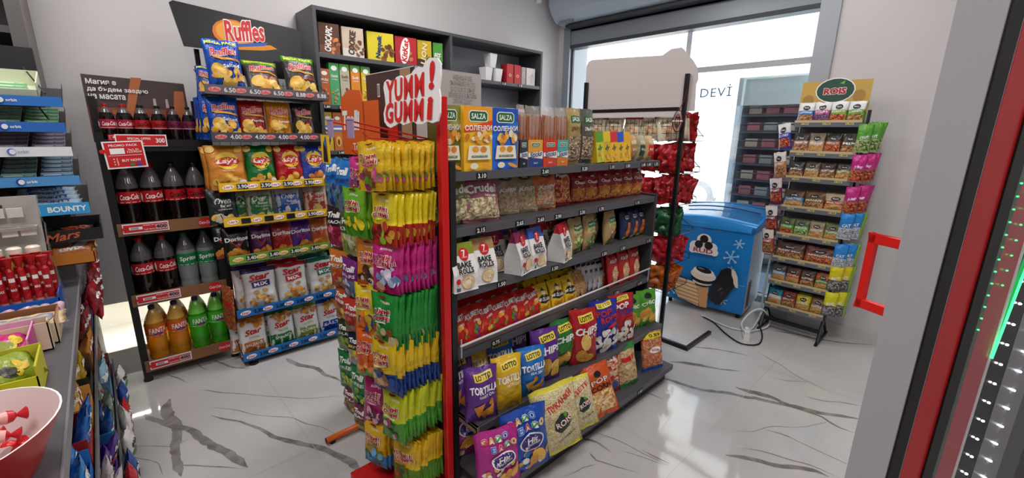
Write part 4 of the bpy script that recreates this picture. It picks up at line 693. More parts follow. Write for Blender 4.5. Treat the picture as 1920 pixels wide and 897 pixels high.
# ================================================================== ORANGE CANDY RACK behind the gummy rack
TO = (.93, 2.02, 0); TR = empty('candy_rack', TO, 'orange-headed wire rack of candy bags behind the red rack', 'display rack')
OR = M('e0641a', .4); b = MB(); b.tube([(.60, 1.93, .025), (.98, 1.93, .035)], .014, OR, 10); b.lathe([(0, 0), (.014, 0), (.014, .012), (0, .014)], 10, (.63, 1.93, 0), m=BLACK); b.tube([(.598, 1.93, .025), (.60, 1.93, .025)], .0145, BLACK, 10); rp(b, 'foot', TR, TO)
b = MB(); b.tube([(.88, 2.22, .025), (.98, 2.22, .035)], .014, OR, 10); rp(b, 'foot', TR, TO)
for y in (1.86, 2.22): b = MB(); b.box(.94, .965, y-.012, y+.012, .02, 1.45, M('1c1c1e', .4)); rp(b, 'post', TR, TO)
b = MB()
for k in range(22): z = .12+k*.06; b.tube([(.94, 1.86, z), (.94, 2.22, z)], .0015, DARK, 4)
for k in range(9): y = 1.88+k*.04; b.tube([(.94, y, .1), (.94, y, 1.44)], .0015, DARK, 4)
rp(b, 'wire_grid', TR, TO)
hd = MB(); hd.add([(y, 0, z) for y, z in ((-.20, .03), (-.20, .27), (-.10, .31), (.03, .30), (.05, .25), (.20, .25), (.20, .0), (-.20, 0))]+[(y, .005, z) for y, z in ((-.20, .03), (-.20, .27), (-.10, .31), (.03, .30), (.05, .25), (.20, .25), (.20, .0), (-.20, 0))], [(0, 1, 2, 3, 4, 5, 6, 7)[::-1], (8, 9, 10, 11, 12, 13, 14, 15)]+[(i, (i+1) % 8, 8+(i+1) % 8, 8+i) for i in range(8)], M('df5f1c', .4))
decorate(hd, sf, 1, 1, [Q(.05, .0, .06, .25, M('b8440f')), T('Trolli', -.085, .165, .20, W_, .095, .07, .2, .0), T('Trolli', -.02, .04, .11, W_, .035, .03)], .001)
ho = hd.build('header_card', TR); ho.location = (.0, .04, 1.385); ho.rotation_euler = (0, 0, -pi/2)
b = MB(); b.box(-.035, .035, -.004, 0, -.05, .05, M('efc21c')); decorate(b, sf, 1, 1, [('P', [(-.02, -.045), (.022, -.045), (.015, .045), (-.012, .02)], K_), ('P', [(-.005, .02), (.018, .0), (.01, .046)], M('2a7ac4'))], .0045)
o = b.build('hang_card'); o.location = (.60, 1.615, 1.435); o.rotation_euler = (0, 0, -pi/2); tag(o, 'small yellow and black card hanging below the orange header', 'card')
def trolli(c1, c2, word, bl, seed, tm=W_, w=.155, h=.22):
    return bag_mesh(w, h, .05, foil(c1), [T('Trolli', .02, .80, .62, W_, .14, .07, .15, .05), T(word, .03, .63, .7, tm, .085, .04, .1, .06), C(0, .3, .36, .2, 12, .11, bl, seed)], [(.0, foil(c2)), (.52, foil(c1))], seed, hang=True, nu=10, nv=12)
TRL = [(1.375, .24, ('1c78c4', '6a7f8a', 'OCTOPUS', [M('2a3f8a'), M('5c8a9a'), M('2a8ad0')], 'bright blue candy bag'), ('1c78c4', '6a7f8a', 'OCTOPUS', [M('2a3f8a'), M('5c8a9a'), M('2a8ad0')], 'bright blue candy bag')),
       (1.145, .20, ('4a5a34', 'a8a86a', 'KIWI', [M('d9d08a'), M('8aa83a'), M('c9c8a0')], 'dark green candy bag with a yellow-green print'), ('2a1c22', 'a8244a', 'PEACH', [M('d94a6a'), M('e87a8a'), M('8a1c3a')], 'black and pink candy bag')),
       (.925, .20, ('7a2a7c', '5c7a9c', 'BEARS', [M('b9b0c4'), M('8a8a9a'), M('d9d0e0')], 'purple candy bag with a grey print'), ('c9742a', 'b5602a', 'PIZZA', [M('d9a05a'), M('c43a2a')], 'brown-orange candy bag')),
       (.725, .18, ('c4362a', 'a84a34', 'WORMS', [M('8a2a1c'), M('6b7a2a'), M('d95a4a')], 'red candy bag with a brown print'), ('b5542a', 'c4783a', 'BURGER', [M('8a4a2a'), M('e8c84a')], 'brown candy bag')),
       (.545, .17, ('16243c', 'b0a89c', 'BRITE', [M('d9d0c0'), M('a89a8a'), M('e8c81c')], 'navy candy bag with yellow lettering'), ('2a3a2a', '6a7a5a', 'SOUR', [M('8aa83a')], 'dark grey-green candy bag')),
       (.365, .22, ('1f7a3c', '1c6a34', 'TREE', [M('7ab43a'), M('c9d94a'), M('2a9a4a')], 'shiny green candy bag'), ('1f7a3c', '1c6a34', 'TREE', [M('7ab43a'), M('c9d94a')], 'shiny green candy bag')),
       (.125+.03, .15, ('7a3a4a', '9a8a6a', 'BAU', [M('c9a83a'), M('8a6a3a'), M('d9c8a0')], 'brown-mauve candy bag'), ('7a3a4a', '9a8a6a', 'BAU', [M('c9a83a'), M('8a6a3a')], 'brown-mauve candy bag'))]
for r, (zt, h, A, B_) in enumerate(TRL):
    for side, (K4, yy, x0, n) in enumerate(((A, 1.905, .78, 3), (B_, 2.09, .80, 2))):
        me = trolli(K4[0], K4[1], K4[2], K4[3], r*3+side, M('f0d83a') if 'navy' in K4[4] else (M('27348a') if r == 0 else W_), h=h)
        hookrod(TR, TO, yy, zt-.01, x0-.02, .94, DARK)
        for i in range(n):
            put(me, 'candy_bag', (x0+.035*i, yy+random.uniform(-.008, .008), zt-h), f'{K4[4]}, {ORD[i]} from front, {RN[r]} {"right" if side == 0 else "left"} hook, orange rack', 'candy bag', f'{K4[4]}s on the {RN[r]} {"right" if side == 0 else "left"} hook', rz=-pi/2+.2+random.uniform(-.12, .12), lean=random.uniform(-.03, .06), tilt=random.uniform(-.05, .05))
# large printed display box on top, seen behind the cloud sign
bx = MB(); bx.box(0, .36, 0, .46, 0, .30, M('4a3330', .5)); bx.add([(0, -.0005, 0), (.36, -.0005, 0), (.36, -.0005, .30), (0, -.0005, .30)], [(0, 1, 2, 3)], M('b5aeaa', .5)); 
decorate(bx, lambda x, z, o: (-.0008-o, .23-x, z), 1, 1, [Q(-.23, .01, .18, .013, M('7a6a62')), Q(-.11, .19, -.085, .25, W_), T('IIIIIII', -.098, .22, .018, K_, .05, .01), Q(.20-.09, .0, .20, .30, M('a98a68', .5)), Q(-.23, .296, .23, .30, M('cfc8c4'))], .0003)
decorate(bx, lambda x, z, o: (x+.18, -.001-o, z), 1, 1, [T('НАДЕНИЦА И ХЛЕБ\nСЪХРАНЯВАЙТЕ НА СУХО\nДА СЕ ПАЗИ ОТ СЛЪНЦЕ\nПРОИЗВЕДЕНО В БЪЛГАРИЯ\nСРОК НА ГОДНОСТ', .07, .22, .16, M('8d8784'), .13, .0), T('EAC\nCE', -.03, .09, .02, M('4a4a4a'), .05, .02), T('СЪСТАВКИ МАСЛО\nЗАХАР ЯЙЦА СОЛ\nМЛЯКО ВОДА', .08, .07, .12, M('8d8784'), .08, .0)], .0003)
o = bx.build('carton_box'); o.location = (1.02, 1.69, 1.47); tag(o, 'large brown and grey printed carton behind the cloud-shaped sign', 'carton')
b = MB(); b.box(0, .36, 0, .40, 0, .108, GREY); o = b.build('display_riser'); o.location = (1.02, 1.72, 1.36-.0); tag(o, 'dark grey riser under the large printed carton', 'riser')
# ================================================================== FAR WIRE RACK with blank header board
FO = (2.88, 1.81, 0); FR = empty('basket_rack', FO, 'black wire basket rack with a blank grey header board behind the gondola', 'display rack')
for y in (1.40, 2.22): b = MB(); b.box(2.868, 2.892, y-.013, y+.013, 0, 1.90, BLACK); rp(b, 'post', FR, FO, bevel=.002)
b = MB(); b.box(2.868, 2.89, 1.18, 2.44, 0, .03, BLACK); b.box(2.88, 3.28, 1.18, 1.205, 0, .025, BLACK); b.box(2.88, 3.28, 2.42, 2.44, 0, .025, BLACK)
rp(b, 'base_frame', FR, FO)
pts = [(2.239, 2.02), (2.225, 2.055), (2.19, 2.066), (1.90, 2.052), (1.60, 2.035), (1.575, 2.05), (1.54, 2.068), (1.47, 2.070), (1.445, 2.05), (1.43, 2.025), (1.385, 1.985), (1.345, 1.93), (1.335, 1.86), (1.345, 1.83), (1.335, 1.665), (2.15, 1.665), (2.24, 1.68)]
n = len(pts); b = MB(); b.add([(2.862, y, z) for y, z in pts]+[(2.867, y, z) for y, z in pts], [tuple(range(n)), tuple(range(n, 2*n))[::-1]]+[(i, (i+1) % n, n+(i+1) % n, n+i) for i in range(n)], M('c9bfbd', .5)); b.v = [(v[0]+.032, v[1], v[2]) for v in b.v]; rp(b, 'header_board', FR, FO, 'blank grey back of the header board')
b = MB(); b.box(2.870, 2.893, 1.44, 2.20, 1.672, 1.692, BLACK); rp(b, 'board_rail', FR, FO)
b = MB(); b.box(2.875, 2.88, 1.41, 2.20, 1.63, 1.665, M('cfc8c8', .5)); rp(b, 'board_strip', FR, FO)
LV = [1.47, 1.245, 1.02, .79, .575, .37]
for k, z in enumerate(LV):
    b = MB(); nn = 22 if k < 3 else 12
    for j in range(nn+1): y = 1.41+.80*j/nn; b.tube([(2.90, y, z+.15), (2.90, y, z), (3.25, y, z)], .0016, BLACK, 4)
    for zz_ in (0, .05, .10, .15): b.tube([(2.90, 1.41, z+zz_), (2.90, 2.21, z+zz_)], .0018, BLACK, 4)
    b.tube([(3.25, 1.41, z), (3.25, 2.21, z)], .003, BLACK, 5); b.tube([(3.25, 1.41, z+.04), (3.25, 2.21, z+.04)], .003, BLACK, 5)
    b.tube([(2.90, 1.41, z+.20), (3.25, 1.41, z+.03), (3.25, 1.41, z), (2.90, 1.41, z)], .003, BLACK, 5)
    rp(b, 'wire_basket', FR, FO)
CB = [bag_mesh(.17, .19, .05, foil('dccdb0'), [T('minis', 0, .62, .6, M('5a4a3a'), .12, .03), C(0, .28, .34, .14, 10, .08, [M('c98a5a'), M('e0b080')], 3)], [(.84, foil('a8141c')), (.0, foil('dccdb0'))][::-1], 31), bag_mesh(.17, .19, .05, foil('a8141c'), [], (), 32, wr=4),
      bag_mesh(.17, .19, .055, foil('1c5a34'), [], (), 33, wr=4.5), bag_mesh(.17, .19, .055, foil('b81c2a'), [], (), 34, wr=4.5), bag_mesh(.17, .19, .055, foil('c4641c'), [], (), 35, wr=4.5), bag_mesh(.17, .19, .055, foil('e2dccb'), [], (), 36, wr=1.6)]
for k, z in enumerate(LV):
    for c, y in enumerate((1.50, 1.665, 1.82, 1.97, 2.12)):
        for i in range(6 if c == 0 else (2 if k < 3 else 1)):
            if k > 2 and c > 1: continue
            kind = [0, 1, 1, 2, 3, 4][k]
            if c > 0 and k in (3, 4, 5): kind = 5
            if k == 0 and c == 0 and i > 3: kind = 1
            nm = ['cream and red', 'shiny dark red', 'crumpled green', 'crumpled red', 'crumpled orange', 'cream-white'][kind]
            lv = ['top', 'second', 'third', 'fourth', 'fifth', 'sixth'][k]
            put(CB[kind], 'rusk_bag', (2.925+(.058 if k < 3 else .042)*i, y+random.uniform(-.008, .008), z+.006), f'{nm} bag, {lv} wire basket, {ORD[c]} column from the front post, {ORD[i]} deep', 'snack bag', f'{nm} bags in the {lv} basket', rz=-pi/2+random.uniform(-.5, .5)*(1 if c == 0 else .3), lean=random.uniform(-.3, .3), tilt=random.uniform(-.3, .3)*(1 if c == 0 else .3), s=random.uniform(.93, 1.08))
b = MB()   # looped red and silver tag on the post
for q in range(3):
    ring = [(2.86-q*.004, 1.425+(.034-.009*q)*cos(a), 1.60+(.07-.014*q)*sin(a)) for a in [2*pi*k/24 for k in range(25)]]; b.tube(ring, .003, M(['7a1c1c', 'b9b4ae', '7a1c1c'][q], .3, metal=.3), 6)
b.tube([(2.855, 1.39, 1.60), (2.855, 1.46, 1.60)], .006, M('d9d4ce', .3), 6); b.tube([(2.86, 1.425, 1.67), (2.866, 1.40, 1.73), (2.868, 1.39, 1.80)], .0025, M('7a1c1c', .4), 6)
tag(b.build('hanging_tag'), 'oval dark red and silver looped tag hanging on the black post of the wire rack', 'tag')
# ================================================================== DARK WALL SHELVING
DO = (2.3, 3.4, 0); DS = empty('wall_shelving', DO, 'dark grey open shelving unit with cereal boxes against the back wall', 'shelving unit')
SX = (1.175, 2.29, 3.42); SHZ = [.12, .55, .98, 1.36, 1.68, 2.02]
for nm, x in (('side_panel', 1.175), ('divider', 2.285), ('side_panel', 3.40)):
    b = MB(); b.box(x, x+.025, 3.21, 3.54, 0, 2.31, GREY); rp(b, nm, DS, DO, bevel=.0015)
b = MB(); b.box(1.20, 2.285, 3.525, 3.54, .05, 2.29, M('3e3e42', .5)); rp(b, 'back_panel', DS, DO)
b = MB(); b.box(2.31, 3.40, 3.53, 3.54, .05, 2.29, M('9a9fa8', .5)); rp(b, 'back_panel', DS, DO, 'pale grey back panel')
for x0, x1 in ((1.20, 2.285), (2.31, 3.40)):
    b = MB(); b.box(x0, x1, 3.21, 3.54, 2.285, 2.31, GREY); rp(b, 'top_panel', DS, DO, bevel=.0015)
    for k, z in enumerate(SHZ):
        if x0 > 2 and k in (4, 5): z = (1.70, 1.975)[k-4]
        b = MB(); b.box(x0, x1, 3.215, 3.525, z-.03, z, M('525257', .45)); rp(b, 'shelf', DS, DO, bevel=.0015)
for t, x, z in (('1.80', 1.225, 1.665), ('2.80', 1.33, 1.665), ('2.80', 1.30, 1.345), ('1.35', 2.56, 1.96), ('1.5', 2.90, 1.96), ('1.5', 3.12, 1.96)): price(DS, t, x, 3.208, z-.012, .05, .022, off=DO)
def cereal(w, c, side, word, wm, rot, blob, seed, oval=None, acc=None):
    d = []
    if acc: d.append(Q(-.5, 0, .5, .3, acc))
    d += [C(.2 if not oval else 0, .32, .28, .26, 14, .09, blob, seed)]
    if oval: d.append(D(-.05, .5, .22, .48, oval, -.12))
    d.append(T(word, -.05, .5, .82*.2/w if rot else .7, wm, .22 if rot else .2, .05, .1, rot))
    return box_mesh(w, .203, .055, side, paper(c), d)
B2 = pi/2-.12
def cer(me, x, lab, y=3.285, z=2.02, rz=-.18, s=1.): return put(me, 'cereal_box', (x, y, z), lab, 'cereal box', 'cereal boxes on the top shelf', rz=rz, s=s)
def sidelab(me): return me
cer(cereal(.135, '5a3420', paper('cdb8a8'), 'CHOCAPIC', W_, B2, [M('d98a4a'), M('b5602a'), M('8a4a24')], 1, oval=None, acc=M('7a4a34')), 1.30, 'brown chocolate cereal box, leftmost on the top shelf of the wall shelving')
cer(cereal(.150, 'cdb9a4', paper('b9a490'), 'COOKIE', M('4a2c1c'), B2, [M('8a5a34'), M('6b4424')], 2, acc=M('d9d4cc')), 1.47, 'beige cookie cereal box second from the left on the top shelf')
cer(cereal(.200, 'd9c81c', paper('b9a51c'), 'Nesquik', M('1f2f7a'), B2, [M('6b3a24'), M('8a4f30'), M('5a2f1c')], 3), 1.685, 'yellow chocolate ball cereal box with blue lettering')
cer(cereal(.175, 'b5182a', paper('9a1424'), 'KitKat', R_, B2, [M('8a5a34'), M('b5824a')], 4, oval=W_), 1.90, 'red cereal box with a white oval')
cer(cereal(.120, 'c9a81c', paper('a88c1c'), 'LION', M('e8d9a8'), B2, [M('3a2418'), M('5a3820')], 5, acc=M('4a2c1c')), 2.07, 'dark gold cereal box with pale lettering, right part of the top shelf')
cer(cereal(.085, '4f9a3a', paper('3f7a2c'), 'FIT', W_, 0, [M('b5502a'), M('e8e0d0')], 6, acc=M('2a3f5a')), 2.20, 'green-edged cereal box, rightmost in the left bay of the top shelf')
for i, (x, c, bl, nm, t) in enumerate(((1.235, 'b5602c', ['8a3a24', 'd98a5a'], 'orange-brown', 'MUSLI'), (1.305, '4fa06a', ['8fc0a8', 'd98a4a'], 'green and orange', 'Granola'), (1.38, 'b9b09a', ['b5826a', '7a4a34'], 'green-topped beige', 'Soft'), (1.46, 'e08a2c', ['8a5a34', 'c9824a'], 'green-topped orange', 'Soft'), (1.54, 'd9b82c', ['a87a34', 'e8d08a'], 'yellow', 'Oats'))):
    h = .24 if i == 0 else .285
    put(box_mesh(.068, h, .05, M(c), M(c), [Q(-.5, .86, .5, 1, M('4fa04a') if i else M(c)), D(0, .88, .3, .06, W_), T(t, 0, .7, .7, W_ if i != 2 else BRN, .07, .03), T('Cookies', 0, .62, .6, W_ if i != 2 else BRN, .035, .01), C(0, .25, .36, .18, 10, .13, [M(q) for q in bl], i)]), 'cookie_box', (x, 3.27, 1.68), f'{nm} upright cookie box, {ORD[i]} from left, second shelf of the wall shelving', 'cookie box', 'cookie boxes')
for i, (x, c, t) in enumerate(((1.232, 'd9b53c', 'yellow'), (1.302, 'c9783c', 'orange'))):
    put(box_mesh(.062, .268, .05, M(c), M(c), [Q(-.5, .5, .5, .66, M('5a7fb5')), Q(-.5, .55, .5, .60, W_), D(0, .24, .3, .14, M('e8c05a')), D(0, .22, .14, .08, M('8a3a24')), D(0, .85, .3, .05, W_)]), 'biscuit_box', (x, 3.27, 1.36), f'{t} upright biscuit box with a blue band on the third shelf of the wall shelving', 'biscuit box', 'biscuit boxes')
for i in range(5):
    put(box_mesh(.1, .22, .05, M('5a4a44'), paper(['8a5a4a', '5a6a7a', '9a8a5a', '6a4a5a', '7a7a6a'][i]), [Q(-.3, .4, .3, .7, CRM)]), 'tea_box', (2.42+.17*i, 3.33, 1.36), f'dim upright box in the right bay of the third shelf, {ORD[i]} from the left', 'box', 'boxes in the right bay')
cups = MB(); cups.lathe([(.048, 0), (.066, .12), (.063, .12), (.045, .01)], 4, m=M('ece9ea', .4), sm=False); cups.lathe([(0, .004), (.045, 0)], 4, m=WHITE)
cups.add([(-.052, -.052, .12), (.0, -.058, .14), (.052, -.052, .12)], [(0, 1, 2)], WHITE); decorate(cups, lambda x, z, o: (x, -.040-z*.02-o, z), 1, 1, [C(0, .06, .028, .03, 5, .006, [M('b9a8b0')], 2)], .001); cm_ = cups.mesh('cup')
for x, z, nm in ((2.76, 1.977, 'lower left'), (2.885, 1.977, 'lower right'), (2.815, 2.10, 'upper')):
    put(cm_, 'paper_tub', (x, 3.31, z), f'white square paper tub, {nm} of the stack of three in the right bay', 'paper tub', 'white paper tubs', rz=.78+.1)
for i, x in enumerate((3.02, 3.12)): put(box_mesh(.085, .175, .09, paper('a81c24'), paper('c4242c'), [D(.0, .42, .2, .08, M('e8c8a8')), D(.0, .42, .1, .05, M('a81c24'))]), 'red_box', (x, 3.30, 1.977), ('left' if i == 0 else 'right')+' of two red boxes beside the white paper tubs', 'box', 'red boxes')
for i, (x, c, w_) in enumerate(((3.20, 'b5a8a0', .05), (3.30, 'e4dfdc', .12))): put(box_mesh(w_, .165, .10, paper('c9c2be'), paper(c), [C(0, .4, .3, .3, 8, .12, [M('c9b5a8'), M('d9d0c8')], i)]), 'pale_box', (x, 3.30, 1.977), ('narrow beige' if i == 0 else 'wide off-white')+' box at the right end of the right bay', 'box')
for i in range(7):
    x = 2.40+i*.135; put(bag_mesh(.125, .045, .035, foil(['d9407a', 'e8d0d8', 'd93a5a', 'c9c4dc', '8a9ac9', 'd9d4e0', 'e8a0b8'][i]), [T('roll', 0, .5, .6, W_, .4, .05)], (), i), 'wafer_pack', (x, 3.30, 1.702), f'flat wafer pack, {ORD[i]} from the left on the lower shelf of the right bay', 'wafer pack', 'wafer packs')
# blue water bottles seen above the pretzels, on a low shelf before the corner
bt = MB(); bt.lathe([(0, 0), (.03, 0), (.032, .01), (.032, .15), (.03, .17), (.014, .20), (.014, .212)], 14, m=M('bcd4e8', .15, alpha=.6)); bt.lathe([(.0325, .05), (.0325, .12)], 14, m=M('2a6ec4', .4)); wbm = bt.mesh('b')
bt = MB(); bt.lathe([(.016, .205), (.016, .228), (0, .23)], 12, m=M('1c5fc8', .35)); wcm = bt.mesh('c')
for i in range(6):
    e = empty('water_bottle', (3.46+.072*i, 3.30, 1.45), f'small water bottle with a blue cap, {ORD[i]} from the left beside the dark shelving', 'water bottle', 'water bottles with blue caps')
    for nm, me in (('bottle_body', wbm), ('cap', wcm)): o = bpy.data.objects.new(nm, me); COL.objects.link(o); o.parent = e
b = MB(); b.box(3.43, 3.88, 3.22, 3.54, 1.43, 1.45, GREY); b.box(3.43, 3.88, 3.52, 3.54, 0, 1.45, GREY); b.box(3.43, 3.45, 3.22, 3.54, 0, 1.43, GREY); b.box(3.86, 3.88, 3.22, 3.54, 0, 1.43, GREY); tag(b.build('low_cabinet'), 'dark low cabinet under the blue-capped water bottles', 'cabinet')
# ================================================================== CHIP STAND (back wall)
CO = (.81, 3.2, 0); CS = empty('chip_stand', CO, 'black wire chip display stand with a black header board', 'display stand')
for x in (.508, 1.155):
    b = MB(); b.box(x-.012, x+.012, 3.24, 3.26, .0, 1.95, BLACK); b.lathe([(0, .0), (.028, 0), (.028, .012), (.01, .02), (.008, .06)], 14, (x+.03*(1 if x < 1 else -1), 3.02, 0), m=BLACK); b.box(x-.01, x+.01, 3.01, 3.25, .045, .06, BLACK); rp(b, 'upright', CS, CO)
b = MB()
for k in range(30): z = .1+k*.058; b.tube([(.48, 3.24, z), (1.15, 3.24, z)], .0015, BLACK, 4)
for k in range(12): x = .50+k*.057; b.tube([(x, 3.24, .08), (x, 3.24, 1.8)], .0015, BLACK, 4)
rp(b, 'wire_grid', CS, CO)
hb_ = MB(); pts = [(-.40, .0), (-.30, .0), (-.27, -.03), (-.25, -.14), (.24, -.14), (.27, -.10), (.30, .18), (.27, .20), (-.42, .25), (-.44, .235)]
n = len(pts); pts3 = [(x, 0, z) for x, z in pts]; hb_.add(pts3+[(x, .008, z) for x, _, z in pts3], [tuple(range(n)), tuple(range(n, 2*n))[::-1]]+[(i, n+i, n+(i+1) % n, (i+1) % n) for i in range(n)], M('141416', .35))
decorate(hb_, sf, 1, 1, [D(-.12, .11, .12, .085, M('d9781e')), D(-.12, .115, .10, .07, M('e8a03a')), ('P', [(-.08, .05), (.09, .07), (.13, .05), (.04, .03), (-.12, .015)], M('d98a1e')), ('P', [(-.12, .05), (.08, .085), (.05, .06), (-.10, .035)], M('2a5cb0'))]+outl('Ruffles', -.06, .135, .24, R_, W_, .125, .04, .10, .25, .12), .001)
ho = hb_.build('header_board', CS); ho.scale = (.92, 1, .94); ho.location = (.0, -.02, 1.95); ho.rotation_euler = (-.08, 0, 0); ho['label'] = 'black header board with a red lettered logo'
RAIL = [(1.715, '57494c', '6.50', R_, 'ruffles'), (1.455, '3c3840', '4.00', R_, 'ruffles'), (1.165, 'e3b51c', '3.90', R_, 'lays'), (.955, 'e3b51c', '3.90', R_, 'lays'), (.72, '6f9a3a', '3.40', M('d9742a'), 'dor'), (.368, '1c6ab4', '2.30', R_, 'star'), (.066, '1c6ab4', '2.00', R_, 'star')]
for k, (z, c, pr_, lm, kind) in enumerate(RAIL):
    b = MB(); b.box(.48, 1.15, 3.0, 3.24, z-.028, z-.022, DARK)
    for j in range(12): b.tube([(.49+j*.059, 3.0, z-.02), (.49+j*.059, 3.24, z-.02)], .002, BLACK, 4)
    for x in (.48, 1.15): b.tube([(x, 3.0, z+.02), (x, 3.24, z+.12)], .0028, BLACK, 5)
    rp(b, 'wire_shelf', CS, CO)
    d = []
    for j in range(5):
        u = -.40+j*.19
        d += [D(u-.03, .5, .045, .26, M('c98a8a') if kind == 'ruffles' else (M('f0e2a8') if kind == 'dor' else W_), .08), T({'ruffles': 'Ruffles', 'lays': "Lay's", 'dor': 'Doritos', 'star': 'Star'}[kind], u-.03, .5, .07, lm, .34, .03, .2, .06)]
        p_ = pr_ if not ((k == 0 and j > 2) or (k == 5 and j > 2)) else '8.88'
        if k == 3 and j in (0, 1, 2): d.append(Q(u+.035, .2, u+.11, .82, K_))
        elif kind == 'ruffles': d.append(T(p_, u+.08, .5, .085, M('cfd0d4'), .5, .03))
        else: d += [Q(u+.035, .2, u+.12, .82, K_) if kind != 'star' else Q(u+.035, .3, u+.036, .31, K_), T(p_, u+.078, .5, .075, M('d9d9dc') if kind != 'star' else M('0c1c34'), .48, .05)]
    plate('price_rail', .67, .052, .004, M(c, .4), M(c, .4), d, CS, (.815-CO[0], 2.996-CO[1], z-.026), (-.12, 0, 0))
def chip(me, k, x, lab, y=3.07, rz=0, lean=.16, s=1., grp=None, tilt=0, dz=0): return put(me, 'chip_bag', (x, y, RAIL[k][0]-.018+dz), lab, 'chip bag', grp, rz=rz, lean=lean, s=s, tilt=tilt)
rfB = ruffles(.185, .27, foil('1c55b8'), 'Salted', W_, foil('1c62c8'), 1, M('123f94')); rfB2 = ruffles(.165, .245, foil('1c4fb0'), 'Salted', W_, None, 2, M('123a8a'))
chip(rfB, 0, .605, 'large blue ridged chip bag standing highest on the top shelf of the chip stand', y=3.05, dz=.025, lean=.12, tilt=-.03)
chip(rfB, 0, .53, 'blue ridged chip bag lying low behind the tall one on the top chip shelf', y=3.13, dz=-.04, s=.8, rz=-.3, lean=.4)
mg = ruffles(.20, .235, foil('5a5350'), 'Tomato', R_, foil('6fae2a'), 3); chip(mg, 0, .81, 'grey ridged chip bag with a green top, middle of the top chip shelf', lean=.45, dz=.0, rz=.05)
mg2 = ruffles(.205, .262, foil('3c3a3c'), 'Tomato', R_, foil('4f9a2a'), 4); chip(mg2, 0, 1.02, 'dark grey ridged chip bag with a green top, right end of the top chip shelf', lean=.25, rz=.08, y=3.05)
chip(rfB2, 1, .565, 'blue ridged chip bag at the front of the second chip shelf', y=3.05)
for i in range(3): chip(rfB2, 1, .53-.012*i, f'blue ridged chip bag, {ORD[i+1]} in the fanned stack left on the second chip shelf', y=3.10+.04*i, lean=.2, rz=-.25-.12*i, grp='fanned blue chip bags')
chip(ruffles(.155, .235, foil('a8241c'), 'Paprika', W_, None, 5, M('8e1c16')), 1, .715, 'dark red ridged chip bag on the second chip shelf')
chip(ruffles(.15, .235, foil('d98a1c'), 'Barbeque', W_, None, 6, M('b8701a')), 1, .865, 'golden orange ridged chip bag on the second chip shelf')
chip(ruffles(.14, .235, foil('2a2628'), 'Tomato', R_, None, 7, M('4a3a34')), 1, 1.01, 'near-black ridged chip bag at the right end of the second chip shelf')
for i, (c, x, nm, ch) in enumerate((('d98a34', .545, 'orange', None), ('14702c', .725, 'dark green', None), ('b81c24', .895, 'red', None), ('1f3f9a', 1.045, 'blue', [M('c9703a'), M('e08a4a')]))):
    me = lays(.20 if i == 0 else .172, .25, foil(c), i, ch); chip(me, 2, x, f'{nm} chip bag with a yellow sun disc at the front of the third chip shelf', rz=[-.05, 0, .05, 0][i], s=1.04, y=3.05)
    chip(me, 2, x-.01, f'{nm} chip bag with a yellow disc behind the front {nm} one', y=3.14, lean=.2)
for i, (c, m_, x, nm) in enumerate((('26342e', '1f2a28', .50, 'near-black'), ('b9b09c', '2f7a44', .70, 'green and beige'), ('c9c8cc', '2a62b8', .87, 'blue and white'), ('dfc0a0', 'b5443a', 1.045, 'red and cream'))):
    me = oven(.168 if i else .16, .215, foil(c), foil(m_), i+4); chip(me, 3, x, f'{nm} baked chip bag on the fourth shelf of the chip stand', lean=.18)
    if i == 1: chip(me, 3, x-.075, 'green and beige baked chip bag tucked behind its front neighbour', y=3.12)
for i, (c, a_, x, nm) in enumerate((('1a1618', 'c4442a', .545, 'black'), ('5a2458', 'd9742a', .682, 'purple'), ('a82a24', 'e08a3a', .805, 'red-orange'), ('5a2a8a', 'e8842a', .925, 'violet'), ('c4642a', 'e8a04a', 1.05, 'orange'))):
    me = doritos(.155 if i in (0, 3) else .135, .20, foil(c), M(a_), i); chip(me, 4, x, f'{nm} corn chip bag with white lettering on the fifth shelf of the chip stand', rz=random.uniform(-.1, .1))
    if i == 0: chip(me, 4, .50, 'black corn chip bag behind, at the left end of the fifth shelf of the chip stand', y=3.13, rz=-.3)
for i, (c, x, nm) in enumerate((('3c1f6a', .64, 'purple'), ('c4222a', .84, 'red'), ('17705c', 1.045, 'teal'))):
    me = star(.20, .272, foil(c), i); chip(me, 5, x, f'white snack mix bag with a {nm} top in the front row of the sixth shelf', y=3.06, rz=[-.06, 0, .06][i])
    chip(me, 5, x-.035, f'white snack mix bag with a {nm} top in the second row of the sixth shelf', y=3.13, rz=-.1, s=1.05)
for i, (c, x, nm, t, e) in enumerate((('c4722c', .565, 'orange', 'SALZANELI', 1), ('1f7a3c', .74, 'green', 'SPINACH', 2), ('8fa03a', .905, 'olive', 'CORN', 3), ('1c3fa8', 1.065, 'deep blue', 'SALT', 4))):
    me = starp(.172, .262, foil(c), i, t); chip(me, 6, x, f'white and {nm} popcorn snack bag in the front row of the bottom chip shelf', y=3.06, lean=.18)
    chip(me, 6, x-.035, f'white and {nm} popcorn snack bag behind the front one, bottom chip shelf', y=3.14, rz=-.15, s=1.04)
for i in range(6): put(bag_mesh(.09, .17, .02, food(['b5763c', '8c4a2a', 'd98a4a', 'a8341c'], 70), [Q(-.3, .3, .3, .5, R_)], (), i), 'hanging_snack', (.455, 3.05+.025*i, .36-.06*(i % 3)), f'brown-red snack bag hanging on the left side of the chip stand, {ORD[i]} from the front', 'snack bag', 'bags hung on the left side of the chip stand', rz=-pi/2+.4, lean=.05)
